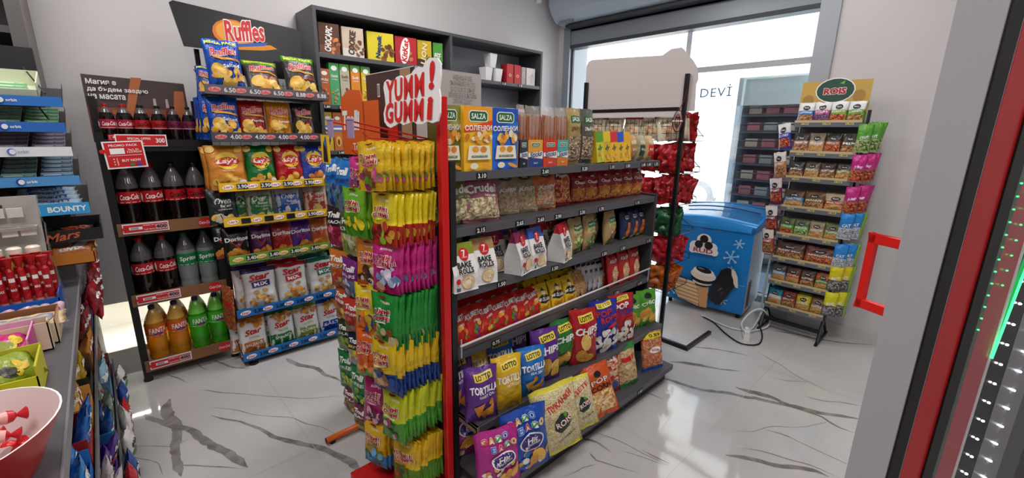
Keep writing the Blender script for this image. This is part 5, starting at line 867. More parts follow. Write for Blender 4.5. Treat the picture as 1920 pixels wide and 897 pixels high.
# ================================================================== COLA STAND
KO = (.25, 3.35, 0); KS = empty('drinks_stand', KO, 'black bottle display stand with brown trays and a picture header', 'display stand')
for x in (.015, .472):
    b = MB(); b.box(x-.018, x+.018, 3.20, 3.24, 0, 1.47 if x > .1 else 1.47, BLACK); b.box(x-.012, x+.012, 3.24, 3.52, .04, 1.42, M('121214', .5)); b.box(x-.016, x+.016, 3.33, 3.36, 1.40, 1.66, BLACK); b.lathe([(0, 0), (.024, 0), (.024, .012), (.008, .02)], 12, (x, 3.22, 0), m=BLACK); rp(b, 'side_frame', KS, KO)
b = MB(); b.box(.03, .475, 3.50, 3.515, .50, 1.42, M('2c2c30', .5)); rp(b, 'back_panel', KS, KO)
b = MB(); b.box(.0, .488, 3.21, 3.235, 1.37, 1.435, BLACK); rp(b, 'top_bar', KS, KO)
plate('price_card', .16, .03, .002, R_, R_, [Q(-.46, .1, .46, .9, M('d9c4c4')), Q(-.45, .14, .45, .86, R_), Q(-.38, .4, -.12, .7, W_), T('400', .34, .5, .24, K_, .6, .06)], KS, (-.12+.0, -.152, 1.43))
TZ = [.11, .53, .95, 1.405]
for k, z in enumerate(TZ):
    b = MB(); b.box(.03, .475, 3.20, 3.50, z-.01, z, CARD if k < 3 else BLACK)
    if k < 3: b.box(.012, .478, 3.188, 3.196, z-.045, z+.025, CARD)
    rp(b, 'tray', KS, KO)
    if k < 3:
        o = plate('tray_badge', .07, .058, .001, RED, RED, [], KS, (.165, -.1655, z-.04)); 
        b = MB(); decorate(b, sf, 1, 1, [D(0, 0, .036, .03, R_), T('Coca-Cola', 0, 0, .062, W_, .018, .02, .35)], .0005); o2 = b.build('badge', KS); o2.location = (.165, -.163, z-.01); bpy.data.objects.remove(o)
        plate('price_card', .205, .055, .002, M('e8b4b4'), M('f0e4e4'), [Q(-.49, .06, .49, .94, W_), Q(-.475, .12, .475, .88, R_), Q(-.36, .36, -.08, .64, W_), Q(-.33, .4, -.16, .6, M('9a9aa8')), T('PROMO 2+1', .06, .74, .24, W_, .12, .02), T('TOP PRICE', .06, .3, .24, W_, .12, .02), Q(.20, .22, .46, .78, M('d8a8b0')), T('400', .33, .52, .24, K_, .4, .05), D(-.49, .5, .03, .14, R_)], KS, (-.115, -.168, z-.032))
b = MB(); b.box(-.085, .085, -.002, 0, -.072, .072, W_); decorate(b, sf, 1, 1, [Q(-.078, -.064, .078, .066, R_), T('PROMO PACK', 0, .05, .12, W_, .012), Q(-.06, .005, .0, .035, W_), T('2x1,5L\n1x330ml', .04, .02, .06, W_, .022, .02), Q(-.07, -.004, .07, -.002, W_), T('+ 1\n+ 2\n+ 3', -.045, -.035, .02, W_, .04, .02), T('BUY NOW', .02, -.03, .08, W_, .014, .02), D(-.088, .022, .014, .011, R_), D(.02, -.052, .01, .008, M('2a8a3a')), D(.05, -.052, .01, .008, M('2a4ac4'))], .0025)
o = b.build('offer_card', KS); o.location = (-.145, -.18, 1.355); o.rotation_euler = (0, -.05, .1)
b = MB(); b.box(-.11, .11, -.002, 0, -.032, .032, W_); decorate(b, sf, 1, 1, [Q(-.104, -.027, .104, .027, R_), T('300', .08, 0, .04, W_, .026, .04), T('SPECIAL OFFER', -.01, .01, .1, W_, .012), T('0,5L', -.01, -.012, .04, W_, .012)], .0025); o = b.build('offer_card', KS); o.location = (-.065, -.165, 1.43)
# picture header
b = MB(); b.add([(-.245, 0, 0), (.235, 0, 0), (.225, 0, .345), (-.245, 0, .36), (-.245, .006, 0), (.235, .006, 0), (.225, .006, .345), (-.245, .006, .36)], [(0, 1, 2, 3), (7, 6, 5, 4), (0, 4, 5, 1), (1, 5, 6, 2), (2, 6, 7, 3), (3, 7, 4, 0)], M('4a3a38', .45))
decorate(b, sf, 1, 1, [Q(-.245, .06, .233, .19, M('8a4a34')), Q(-.245, .02, .234, .10, M('6b3a2c')), ('P', [(-.05, .14), (.02, .36), (-.03, .36), (-.08, .16)], M('b9683c')), ('P', [(.14, .12), (.215, .14), (.215, .30), (.17, .30)], M('b9683c')), C(-.16, .14, .07, .03, 16, .012, [M('c9a86a'), M('8aa04a'), M('d9c89a'), M('a8642a')], 3), D(.0, .12, .05, .02, M('d9a06a')), D(.17, .115, .03, .018, M('d99a6a')),
    ('P', [(.045, .10), (.085, .10), (.08, .17), (.072, .20), (.058, .20), (.05, .17)], M('5a1c1c')), ('P', [(.055, .20), (.072, .20), (.07, .25), (.058, .25)], M('b9a8a0')), ('P', [(.105, .10), (.145, .10), (.14, .17), (.132, .20), (.118, .20), (.11, .17)], M('6b1c1c')), ('P', [(.115, .20), (.132, .20), (.13, .25), (.118, .25)], M('b9a8a0')), T('Магия е', -.165, .325, .13, W_, .028, .03), T('да бъдем заедно', -.095, .285, .27, W_, .028, .03), T('на масата', -.15, .247, .16, W_, .026, .03)], .0006)
o = b.build('header_board', KS); o.scale = (.95, 1, 1); o.location = (-.025, .03, 1.415); o['label'] = 'picture header with white lettering'
def bottle(kind, R0, H, liq, lab_m, txt, capm, lab0=.38, lab1=.60, txm=W_, top=None, fill=.74, amat=None):
    """a bottle tree: body, label, cap"""
    e = bpy.data.objects.new(kind, None); COL.objects.link(e); e['category'] = 'bottle'
    pr_ = [(0, .012), (.62, 0), (.88, .012), (.96, .05), (.90, .13), (.97, .22), (1, .36), (.985, .50), (1, .62), (.93, .70), (.74, .79), (.48, .87), (.30, .915), (.27, .935), (.27, .955)]
    clear = amat or M('6f6a6c', .08, alpha=.55, spec=.8)
    b = MB(); b.lathe([(r*R0, z*H) for r, z in pr_], 24, mf=lambda i: liq if pr_[i+1][1] <= fill else clear); o = b.build('bottle_body', e)
    b = MB(); n = 24; N2 = 4; z0, z1 = lab0*H, lab1*H; b.lathe([(R0*1.012, z0), (R0*1.015, z1)], n, m=lab_m)
    fn = lambda x, z, o_: ((R0*1.016+o_)*sin(x/R0), -(R0*1.016+o_)*cos(x/R0), z)
    decorate(b, fn, 2*R0, H, [T(txt, .10, (lab0+lab1)/2+.01, .86, txm, (lab1-lab0)*.46, .03, .3 if 'Coca' in txt else .1, .05), Q(-.9, lab0+.015, .9, lab0+.022, W_)]+([D(-.62, (lab0+lab1)/2, .12, .07, W_)] if 'Coca' in txt and capm is CAPR else [])+([D(.1, lab0+.05, .22, .025, M('2a2f8a')), D(.1, lab0+.045, .1, .015, M('c4242c'))] if 'FANTA' in txt else []), .0006)
    b.build('bottle_label', e)
    b = MB(); b.lathe([(R0*.32, .935*H), (R0*.34, .945*H), (R0*.34, .99*H), (R0*.3, H), (0, H)], 16, m=capm); b.build('cap', e)
    return e
CAPR = M('b8141c', .35); CAPK = M('141416', .35); COLA = M('140807', .1, spec=.8); CR = M('b5161e', .4)
def colb(x, y, z, proto, lab, used=set()):
    if proto.name in used: o = tree(proto, (x, y, z), lab)
    else: used.add(proto.name); o = proto; o.location = (x, y, z); o['label'] = lab
    o.rotation_euler = (0, 0, random.uniform(-.35, .1)); return o
pS_r = bottle('cola_bottle', .034, .215, COLA, M('a81c3a', .4), 'Coca-Cola', CAPR, .40, .62, fill=.80); pS_k = bottle('cola_bottle', .034, .215, COLA, CR, 'Coca-Cola', CAPK, .40, .62, K_, fill=.80); pS_v = bottle('cola_bottle', .034, .215, COLA, M('7a1440', .4), 'Coca-Cola', CAPK, .40, .62, K_, fill=.80)
for i, (x, p, nm) in enumerate(((.060, pS_r, 'red-capped'), (.130, pS_r, 'red-capped'), (.203, pS_k, 'black-capped'), (.278, pS_k, 'black-capped'), (.350, pS_v, 'black-capped plum-labelled'), (.420, pS_v, 'black-capped plum-labelled'))):
    o = colb(x, 3.255, TZ[3]+.001, p, f'small {nm} cola bottle, {ORD[i]} from the left on the top tray'); o['group'] = 'small cola bottles on the top tray'
    if i in (1, 2, 3): o2 = tree(p, (x+.01, 3.325, TZ[3]+.001), f'small {nm} cola bottle behind the {ORD[i]} from the left in the top tray'); o2['group'] = 'small cola bottles in the rear row'
pL_r = bottle('cola_bottle', .0505, .345, COLA, CR, 'Coca-Cola', CAPR, .38, .57, fill=.66); pL_k = bottle('cola_bottle', .0505, .345, COLA, CR, 'Coca-Cola', CAPK, .38, .57, K_, fill=.66)
for i, (x, p, nm) in enumerate(((.088, pL_r, 'red-capped'), (.193, pL_r, 'red-capped'), (.300, pL_k, 'black-capped'), (.407, pL_k, 'black-capped'))):
    o = colb(x, 3.27, TZ[2]+.001, p, f'large {nm} cola bottle, {ORD[i]} from the left on the second tray'); o['group'] = 'large cola bottles on the second tray'
    o2 = tree(p, (x+.012, 3.385, TZ[2]+.001), f'large {nm} cola bottle standing behind the {ORD[i]} from the left on the second tray'); o2['group'] = 'large cola bottles, rear row of the second tray'
spr = bottle('lemonade_bottle', .0505, .345, M('9aa6a2', .08, alpha=.55, spec=.8), M('0f7a44', .4), 'Sprite', M('0f6a3a', .4), .42, .64)
for i, (x, p, nm) in enumerate(((.09, pL_r, 'red-capped cola'), (.197, pL_r, 'red-capped cola'), (.303, spr, 'clear green-labelled lemonade'), (.405, spr, 'clear green-labelled lemonade'))):
    o = colb(x, 3.27, TZ[1]+.001, p, f'large {nm} bottle, {ORD[i]} from the left on the third tray'); o['group'] = 'bottles on the third tray'
    o2 = tree(p, (x+.012, 3.385, TZ[1]+.001), f'large {nm} bottle standing behind the {ORD[i]} from the left on the third tray'); o2['group'] = 'rear row of the third tray'
NV = M('1c2550', .4)
fo = bottle('orange_soda_bottle', .0505, .345, M('e8a01c', .15, trans=.55), M('d95a1c', .4), 'FANTA', NV, .45, .66, amat=M('e8b45a', .1, alpha=.75)); fg = bottle('green_soda_bottle', .0505, .345, M('4fc41e', .15, trans=.55), M('3fb42a', .4), 'FANTA', NV, .45, .66, amat=M('8ae05a', .1, alpha=.75))
for i, (x, p, nm) in enumerate(((.092, fo, 'orange'), (.199, fo, 'orange'), (.306, fg, 'bright green'), (.410, fg, 'bright green'))):
    o = colb(x, 3.265, TZ[0]+.001, p, f'large {nm} soda bottle, {ORD[i]} from the left on the bottom tray'); o['group'] = 'soda bottles on the bottom tray'
    o2 = tree(p, (x+.02, 3.38, TZ[0]+.001), f'large {nm} soda bottle standing behind the {ORD[i]} from the left on the bottom tray'); o2['group'] = 'soda bottles, rear row of the bottom tray'
# ================================================================== NUT STAND (window wall)
NO = (3.85, .77, 0); NS = empty('nut_stand', NO, 'black-framed nut display stand with a gold header board by the window', 'display stand')
NZ = [1.632, 1.42, 1.238, 1.018, .805, .618, .43, .232]
for y in (.575, .965):
    b = MB(); b.tube([(3.70, y, .012), (3.80, y, .20), (3.93, y, 1.70)], .011, BLACK, 6); b.tube([(3.66, y, .012), (4.0, y, .012)], .011, BLACK, 6); b.tube([(3.76, y, .22), (3.97, y, .012)], .009, BLACK, 6); rp(b, 'side_frame', NS, NO)
b = MB(); b.box(3.735, 3.76, .575, .965, .075, .10, BLACK); rp(b, 'crossbar', NS, NO)
b = MB(); b.box(3.86, 3.87, .59, .95, .2, 1.66, M('5c6068', .5)); rp(b, 'back_panel', NS, NO)
for k, z in enumerate(NZ):
    b = MB(); b.box(3.735, 3.90, .575, .965, z-.035, z-.03, M('5f636c', .45)); b.box(3.73, 3.736, .572, .968, z-.05, z-.008, M('6b7078', .4)); b.box(3.7285, 3.73, .575, .965, z-.02, z-.004, M('cbb98a')); rp(b, 'shelf', NS, NO)
    for j in range(3): price(NS, '1,90', 3.727, .90-.13*j, z-.036, .045, .014, M('d9c88a'), K_, off=NO, rz=-pi/2)
b = MB(); b.box(-.20, .20, 0, .006, 0, .215, M('c9a24a', .45)); decorate(b, sf, 1, 1, [D(-.15, .09, .035, .035, M('a8823a')), D(.14, .11, .035, .04, M('a8823a')), D(.0, .15, .115, .085, W_), D(.0, .15, .108, .078, M('1c4a3a')), ('P', [(.02, .195), (.05, .215), (.045, .19)], M('7ab43a')), T('ROIS', 0, .145, .135, W_, .05, .13), T('ROIS', 0, .145, .13, M('b5202a'), .044, .07)], .0008)
o = b.build('header_board', NS); o.location = (-.06, -.0, 1.68); o.rotation_euler = (-.06, 0, -pi/2); o['label'] = 'gold header board with a dark green oval logo'
def nut(c, low, f, txt, seed, w=.10, h=.135, top=None, tm=W_):
    return bag_mesh(w, h, .032, foil(c), [D(0, .74, .22, .11, K_), T('Rois', 0, .74, .26, W_, .07, .03), T(txt, 0, .53, .78, tm, .10, .03), ('Q', -.44, .08, .44, .42, f, 0)], [(.0, foil(low)), (.48, foil(low)), (.62, foil(top or c))], seed)
NR = [[('e4e4e2', '2a7ac0', NUTS, 'CALIFORNIA MIX', 'white and blue'), ('e4e4e2', 'c44a9a', food(['6b3a5a', 'a87a9a', '3a2a4a'], 110), 'BERRY', 'white and pink'), ('e4e4e2', '8ab43a', REDF, 'PEANUT', 'white and green'), ('e4e4e2', '6fae3a', NUTS, 'CASHEW', 'white and bright green')],
      [('4a4238', 'b08a6a', NUTS, 'PREMIUM', 'bronze'), ('8f8068', 'c9b090', SNK, 'deluxe', 'champagne'), ('3c382c', 'b5502a', REDF, 'AMERICAN MIX', 'olive-black'), ('4a4032', '6b5a3a', NUTS, 'MIX', 'dark bronze')],
      [('3a3834', '5a4a3c', NUTS, 'MIX', 'charcoal'), ('6b6250', 'a89068', SNK, 'SEED', 'grey-gold'), ('4a3a30', '8a6a48', NUTS, 'ALMOND', 'dark brown'), ('4f4838', 'a8a45a', SNK, 'PISTACHIO', 'olive-brown')],
      [('5a4434', '5a9ac4', SNK, 'SALTED', 'brown and light blue'), ('7a5a38', '8a6a44', NUTS, 'PEANUT', 'brown'), ('c9b490', 'b5502a', SNK, 'BEER NUTS', 'beige')],
      [('5a6a34', '5fae3a', REDF, 'CRACK', 'green and red'), ('6a7a54', '7abf4a', GRF, 'PEAS', 'grey-green'), ('a8987a', 'b9a884', SNK, 'SEEDS', 'tan'), ('6f7a4a', '8a9a5a', SNK, 'PUMPKIN', 'olive green')],
      [('5a4030', '8a5a48', NUTS, 'RAW MIX', 'wide brown'), ('7a4030', 'a8643c', REDF, 'AMERICAN', 'wide red-brown')],
      [('4a4a48', '7ab4d0', SNK, 'CORN', 'grey and blue'), ('6a4a40', 'b5443a', SNK, 'CHILI', 'grey and red'), ('5a4632', '6b4e34', NUTS, 'ALMOND', 'dark brown paper'), ('c4642a', '5f9a3a', SNK, 'PISTACHIO', 'orange and green')],
      [('1c8a9a', 'e0e0dc', SNK, 'SEA', 'teal and white'), ('8a3028', 'a84a34', NUTS, 'SPICY', 'dark red'), ('d9c82a', 'c9b82a', SNK, 'CHEESE', 'yellow'), ('8a6a48', 'b09a78', SNK, 'GOLD', 'light brown')]]
for k, row_ in enumerate(NR):
    n = len(row_); w_ = .385/n
    for j, (c, lo, f_, t, nm) in enumerate(row_):
        me = nut(c, lo, f_, t, k*5+j, w=w_*1.08, h=.150 if k < 2 else .13, top='e4e4e2' if k == 0 else None)
        y = .962-w_*(j+.5)
        for q in range(2): put(me, 'nut_bag', (3.765+.04*q, y, NZ[k]-.028), f'{nm} nut bag, {ORD[j]} from left, {"top" if k == 0 else ("lowest" if k == 7 else ORD[k])} nut stand shelf, {"front" if q == 0 else "rear"} row', 'nut bag', 'nut bags on the stand shelves', rz=-pi/2+random.uniform(-.08, .08), lean=.16+.05*q, s=1+.03*q)
HL = [(1.575, 1.43, 'e8e8ea', '2a4ab0', REDF, 'white and blue'), (1.365, .155, 'e2ddd8', 'c98a5a', NUTS, 'white and tan'), (1.165, .15, 'e0d4d4', '8a2440', REDF, 'white and maroon'), (.95, .16, 'e8e2e2', '7a2a34', REDF, 'white and dark red'), (.765, .16, 'e8ddd0', 'b5442a', NUTS, 'white and rust')]
for k, (z, _, c, lo, f_, nm) in enumerate(HL):
    me = nut(c, lo, f_, 'GOURMET', 60+k, w=.10, h=.19)
    b = MB(); b.tube([(3.84, .97, z+.03), (3.80, 1.04, z+.025)], .002, DARK, 5); rp(b, 'hook', NS, NO)
    for q in range(2): put(me, 'nut_bag', (3.775+.05*q, 1.012+.012*q, z-.155), f'{nm} nut bag hung left of nut stand, {"front" if q == 0 else "rear"} of {ORD[k]} pair down', 'nut bag', 'nut bags hung on the left side', rz=-pi/2-.35, lean=-.05, tilt=-.15)
HR = [(1.57, 'nut', '5fa83a', 'b9c98a', GRF, 'green', 2), (1.37, 'JUMP', 'cf2a8a', 'a87a6a', REDF, 'bright pink', 2), (1.155, 'JUMP', 'c92a84', 'a87a6a', REDF, 'deep pink', 2), (.97, 'CAT', '2a8ad9', 'cdd4dc', food(['b9c0c8', 'e0e4e8', '8a929a'], 90), 'light blue and white', 2), (.75, 'CAT', '2a8ad9', 'cdd4dc', food(['b9c0c8', 'e0e4e8', '8a929a'], 90), 'light blue and silver', 2), (.585, 'BIG', 'dccb1c', '5a5a5a', food(['2a2a2c', '8a8a8c', 'd9d9d4', '4a4a4c'], 90), 'yellow and black', 2), (.39, 'BIG', 'd9d41c', '5a5a5a', food(['2a2a2c', '8a8a8c', 'd9d9d4', '4a4a4c'], 90), 'lemon yellow and black', 2)]
for k, (z, t, c, lo, f_, nm, n) in enumerate(HR):
    me = bag_mesh(.085, .185, .035, foil(c), [T(t, 0, .55, .6, W_, .12, .04, 0, .05), ('Q', -.44, .06, .44, .42, f_, 0)], [(.0, foil(lo)), (.46, foil(c))], 80+k, hang=True, wr=1.5)
    b = MB(); b.tube([(3.84, .575, z+.03), (3.76, .50, z+.025)], .002, DARK, 5); rp(b, 'hook', NS, NO)
    for q in range(3):
        if q == 2: m2 = bag_mesh(.085, .175, .03, foil('8ac43a'), [], (), 95+k, hang=True, wr=1.5) if k > 2 else me
        put(me if q < 2 else m2, 'hanging_bag', (3.73+.035*q, .550-.036*q if q < 2 else .505, z-.155+.008*q), (f'{nm} bag hung right of the nut stand, {"left" if q == 0 else "right"} of {ORD[k]} pair down' if q < 2 else (f'lime green bag behind the {ORD[k]} hanging pair right of the nut stand' if k > 2 else f'{nm} bag behind the {ORD[k]} hanging pair right of the nut stand')), 'snack bag', 'bags hung on the right side of the nut stand', rz=-pi/2+.25, lean=-.04, tilt=.02+.03*q)
# ================================================================== LEFT COUNTER with shelves below its edge
KX = -.132
CT = (-.5, 1.9, 0); CN = empty('sales_counter', CT, 'long grey sales counter with candy shelves under its edge, at the left', 'counter')
b = MB(); b.box(-.95, KX, .45, 2.95, .87, .90, M('58585c', .4)); b.box(KX-.004, KX+.002, .45, 2.95, .865, .902, M('77777c', .35)); rp(b, 'worktop', CN, CT, bevel=.002)
b = MB(); b.box(-.93, -.34, .5, 2.93, 0, .87, M('4a4a4e', .5)); rp(b, 'cabinet_body', CN, CT)
for z, x1 in ((.60, -.128), (.30, -.108), (.06, -.10)):
    b = MB(); b.box(-.34, x1, .6, 2.9, z-.012, z, M('4c4c50', .45)); b.box(x1-.003, x1+.001, .6, 2.9, z-.012, z+.028, M('5f5f64', .35)); rp(b, 'shelf', CN, CT)
o = plate('price_tag', .05, .03, .001, WHITE, WHITE, [T('0.90', 0, .5, .6, K_, .5)], CN, (KX-.04-CT[0], 2.62-CT[1], .902), (-pi/2, 0, 0))
# dark tall unit behind the counter
UO = (-.6, 3.1, 0); UN = empty('tall_shelving', UO, 'tall dark grey shelving unit at the left edge behind the gum trays', 'shelving unit')
b = MB(); b.box(-.205, -.155, 3.05, 3.50, 0, 3.0, M('5d5858', .5)); rp(b, 'side_panel', UN, UO); b = MB(); b.box(-.155, -.150, 3.05, 3.50, 0, 3.0, M('6f6866', .5)); rp(b, 'edge_strip', UN, UO)
b = MB(); b.box(-1.6, -.205, 3.42, 3.50, 0, 3.0, M('383636', .55)); rp(b, 'back_panel', UN, UO)
for z in (1.93, 2.35): b = MB(); b.box(-1.6, -.205, 3.06, 3.42, z-.03, z, M('4f4c4c', .5)); rp(b, 'shelf', UN, UO)
# gum and chocolate tray tower
GO = (-.4, 2.5, 0); GT = empty('tray_tower', GO, 'tiered tray display of chewing gum and chocolate bars on the counter', 'display stand')
GR = [(1.603, -.068, '2072c4', 'c'), (1.514, -.074, '1c66bc', 'g'), (1.428, -.070, 'e6e8ec', 'p'), (1.322, -.066, '4a94d0', 'b'), (1.212, -.056, '2c93cc', 'bar')]
YG = 2.32
b = MB(); b.box(-.86, -.13, 2.66, 2.70, .90, 1.80, M('1c1c1e', .5)); b.box(-.18, -.15, 2.60, 2.66, .9, 1.62, M('2c2c2e', .4)); rp(b, 'backboard', GT, GO)
b = MB(); b.box(-.30, -.135, YG+.05, 2.66, .90, 1.10, M('6f7078', .4)); rp(b, 'pedestal', GT, GO)
sl = .25
def rotp(px, y, z): return (px, YG+y*cos(sl), z+y*sin(sl))
for k, (z, xr, c, kind) in enumerate(GR):
    b = MB(); x0 = -.86; D_ = .30
    b.add([rotp(x0, 0, z-.03), rotp(xr, 0, z-.03), rotp(xr, D_, z-.03), rotp(x0, D_, z-.03)], [(0, 1, 2, 3)], M('26262a', .4)); 
    b.add([rotp(xr, 0, z-.03), rotp(xr, D_, z-.03), rotp(xr, D_, z-.005), rotp(xr, 0, z+.0)], [(0, 1, 2, 3)], M('1c1c1e', .4)); rp(b, 'tray', GT, GO)
    dec = []
    for u in (-.36, -.12, .12, .33):
        if kind != 'bar': dec += [D(u-.02, .5, .014, .36, M('1c3f9a') if k < 2 or k == 3 else M('5a7ac0')), D(u-.017, .5, .010, .26, M('e8eef8')), T('orbit', u+.015, .5, .034, W_ if k != 2 else M('8a9ab8'), .3, .03)]
    if kind == 'bar': dec = [Q(-.5, 0, .33, 1, M('4a2c3a')), Q(.33, 0, .5, 1, M('2c9fdc')), T('BOUNTY', .425, .5, .13, W_, .5, .05), T('SNICKERS', .22, .5, .12, W_, .4, .04)]
    plate('price_rail', xr-x0, .034 if k < 4 else .042, .004, M(c), M(c), dec, GT, ((x0+xr)/2-GO[0], YG-.004-GO[1], z-.036), (-.08, 0, 0))
    if k < 2: b = MB(); b.tube([(xr-.04, YG+.03, z+.01), (xr-.095, YG+.28, z+.115)], .0028, M('3a3232', .4), 6); rp(b, 'side_rod', GT, GO)
def gum(c, c2):
    b = MB(); b.box(-.0425, .0425, -.024, .024, 0, .014, M(c2)); decorate(b, lambda x, z, o: (x, z, .014+o), 1, 1, [Q(-.0425, -.022, .0425, .012, M(c)), Q(-.035, -.006, .012, .006, M(c2)), T('mint', .028, .0, .02, W_, .009, .03), Q(-.0425, .016, .0425, .019, M(c))], .0004); return b.mesh('gum')
GCOL = {'g': [('2f9a5a', 'cfe8d4'), ('7ac49a', 'e4efe6'), ('3aa86a', 'b9e0c8'), ('d9a8b8', 'e8e0e4')], 'p': [('6a5a7a', 'c9c4d4'), ('7a6a8a', 'd9d4e0'), ('8a5a6a', 'd9c4cc'), ('5a6a8a', 'c4ccd9')], 'b': [('3a6a8a', 'c4d4e0'), ('4a8a8a', 'cce0dc'), ('2a5a7a', 'b9c9d4'), ('5a9a7a', 'd4e4dc')]}
for k, (z, xr, c, kind) in enumerate(GR[:4]):
    if kind == 'c': continue
    for col in range(5):
        a_, b_ = GCOL[kind][col % 4]; me = gum(a_, b_)
        for r in range(5):
            o = put(me, 'gum_pack', rotp(xr-.06-.098*col-.0, .045+.052*r, z-.026), f'{dict(g="green", p="lilac-grey", b="blue-green")[kind]} gum pack, {ORD[k]} gum tray, {ORD[col]} column from right, {ORD[r]} row', 'chewing gum', f'gum packs on the {ORD[k]} tray', lean=-sl+random.uniform(-.02, .02), s=1.)
            o.rotation_euler = (sl, 0, random.uniform(-.04, .04))
# cartons of candy on the top tray
def openbox(name, w, d, h, out, inn, loc, lab, rz=0, flap=None, cat='display box', front=None, tiltx=0):
    b = MB(); t = .003
    b.box(-w/2, w/2, -d/2, d/2, 0, t, out)
    b.box(-w/2, -w/2+t, -d/2, d/2, t, h, inn); b.box(w/2-t, w/2, -d/2, d/2, t, h, inn); b.box(-w/2, w/2, d/2-t, d/2, t, h*1.05, inn)
    b.box(-w/2, w/2, -d/2, -d/2+t, 0, front or h*.5, out); b.box(-w/2-.0005, -w/2, -d/2, d/2, 0, h*.98, out); b.box(w/2, w/2+.0005, -d/2, d/2, 0, h*.98, out)
    o = b.build(name); o.location = loc; o.rotation_euler = (tiltx, 0, rz); return tag(o, lab, cat)
openbox('candy_carton', .15, .22, .055, M('d9dfc4'), M('e6ead0'), rotp(-.20, .15, 1.585), 'pale green carton with white sweets on the top gum tray, nearer the wall', tiltx=sl, front=.03)
openbox('candy_carton', .14, .22, .05, M('e8a85a'), M('f0d8a8'), rotp(-.35, .15, 1.585), 'orange-fronted carton on the top gum tray', tiltx=sl, front=.03)
for i in range(3):
    o = put(gum('5fb46a', 'dcecd8'), 'gum_pack', rotp(-.20, .07+.055*i, 1.592), f'white-green pack inside the pale green carton, {ORD[i]} from the front', 'chewing gum', 'packs in the pale green carton'); o.rotation_euler = (sl, 0, 0)
def bar(w, c, txt, tm, h=.034, c2=None): return bag_mesh(w, h, .022, foil(c), [T(txt, 0, .5, .66, tm, .5, .06), Q(-.34, .14, .34, .2, M(c2 or c))], (), len(txt), seal=.02, nu=10, nv=6)
BS = bar(.15, '3f2028', 'SNICKERS', M('c9c4e0')); BB = bar(.17, 'b9d4e8', 'BOUNTY', M('2a6ac0')); SP = bar(.14, 'e0c01c', 'SUPER', M('c4301c'))
for i in range(5):
    for me, x, c, nm in ((BB, -.15, 'white and blue', 'coconut'), (BS, -.325, 'dark brown', 'caramel'), (SP, -.50, 'yellow', 'wafer')):
        o = put(me, 'chocolate_bar', rotp(x+.006*i*(-1), .02+.047*i, 1.185), f'{c} {nm} bar, {ORD[i]} from the front on the lowest tray of the gum display', 'chocolate bar', f'{c} {nm} bars'); o.rotation_euler = (-.95, 0, random.uniform(-.05, .05))
# black tray with chocolate bars and an orange carton under it
plate_ = empty('bar_tray', (-.145, YG-.02, 1.075), 'black cardboard tray of chocolate bars with orange lettering', 'display box')
b = MB(); b.box(-.10, .11, 0, .20, 0, .003, M('18181a')); b.box(-.10, .11, -.003, 0, 0, .045, M('1a1a1c')); b.box(.107, .11, 0, .20, 0, .06, M('1a1a1c')); b.box(-.10, -.097, 0, .20, 0, .05, M('1a1a1c')); b.box(-.10, .11, .197, .20, 0, .065, M('1a1a1c'))
decorate(b, lambda x, z, o: (x, -.003-o, z), 1, 1, [T('Mars', -.0, .022, .10, M('c9603a'), .03, .03, .4, .15)], .0006); b.build('tray', plate_)
for i in range(3):
    o = put(bar(.13, '241c20', 'Mars', M('d9502a')), 'chocolate_bar', (-.13+.01*i, YG+.02+.05*i, 1.085), f'black and orange bar, {ORD[i]} from the front in the black cardboard tray', 'chocolate bar', 'black and orange bars'); o.rotation_euler = (-.9, 0, .1*i)
openbox('yellow_carton', .07, .12, .05, M('d9b44a'), M('c9a03a'), (-.235, YG+.02, 1.055), 'small plain yellow carton left of the black bar tray')
openbox('wafer_carton', .16, .15, .05, M('c97a2a'), M('d9a05a'), (-.150, YG+.05, .985), 'orange-brown carton of wafers under the black bar tray', front=.045)
for i in range(4):
    o = put(bar(.12, ['d98a5a', 'c9603a', '3a2424', 'e0a87a'][i], 'twix', W_), 'chocolate_bar', (-.13+.004*i, YG-.005+.03*i, 1.025), f'orange and brown wafer bar, {ORD[i]} from the front in the orange-brown carton', 'chocolate bar', 'wafer bars in the carton'); o.rotation_euler = (-.8, 0, .08)
# things on the worktop ----------------------------------------------
tz = .902
pr_ = MB()   # white inner, red outer paper tub
N = 40; A = []
def tubp(a, r, z): return (r*1.0*cos(a), r*.95*sin(a), z+.022*max(0, cos(a-.5))*(z/.1))
for rr, zz_, mat_, inn in ((.125, 0, RED, 0),):
    o1 = [tubp(2*pi*k/N, .10, 0) for k in range(N)]; o2 = [tubp(2*pi*k/N, .145, .09) for k in range(N)]; i2 = [tubp(2*pi*k/N, .142, .09) for k in range(N)]; i1 = [tubp(2*pi*k/N, .097, .004) for k in range(N)]
    pr_.add(o1+o2, [(k, (k+1) % N, N+(k+1) % N, N+k) for k in range(N)], M('b5161a', .3), True); pr_.add(i1+i2, [(k, N+k, N+(k+1) % N, (k+1) % N) for k in range(N)], M('ecd9d6', .35), True)
    pr_.add(o2+i2, [(k, (k+1) % N, N+(k+1) % N, N+k) for k in range(N)], WHITE, True); pr_.add(i1, [tuple(range(N))], M('e0c8c4', .4)); pr_.add(o1, [tuple(range(N))[::-1]], RED)
o = pr_.build('candy_tub'); o.location = (-.262, 1.07, tz); tag(o, 'red paper tub with white inside holding wrapped candies, nearest on the counter', 'tub')
def candy(c, c2, sd):
    b = MB(); n = 8
    prof = [(.012, -.026), (.003, -.014), (.010, -.009), (.012, 0), (.010, .009), (.003, .014), (.012, .026)]
    b.lathe(prof, n, mf=lambda i: M(c2, .3) if i in (2,) else M(c, .3)); return b.mesh('c')
CM = [candy('d9262a', 'f0e4e0', 1), candy('e8d8d4', 'c9282a', 2), candy('c41c24', 'e8a8a0', 3)]
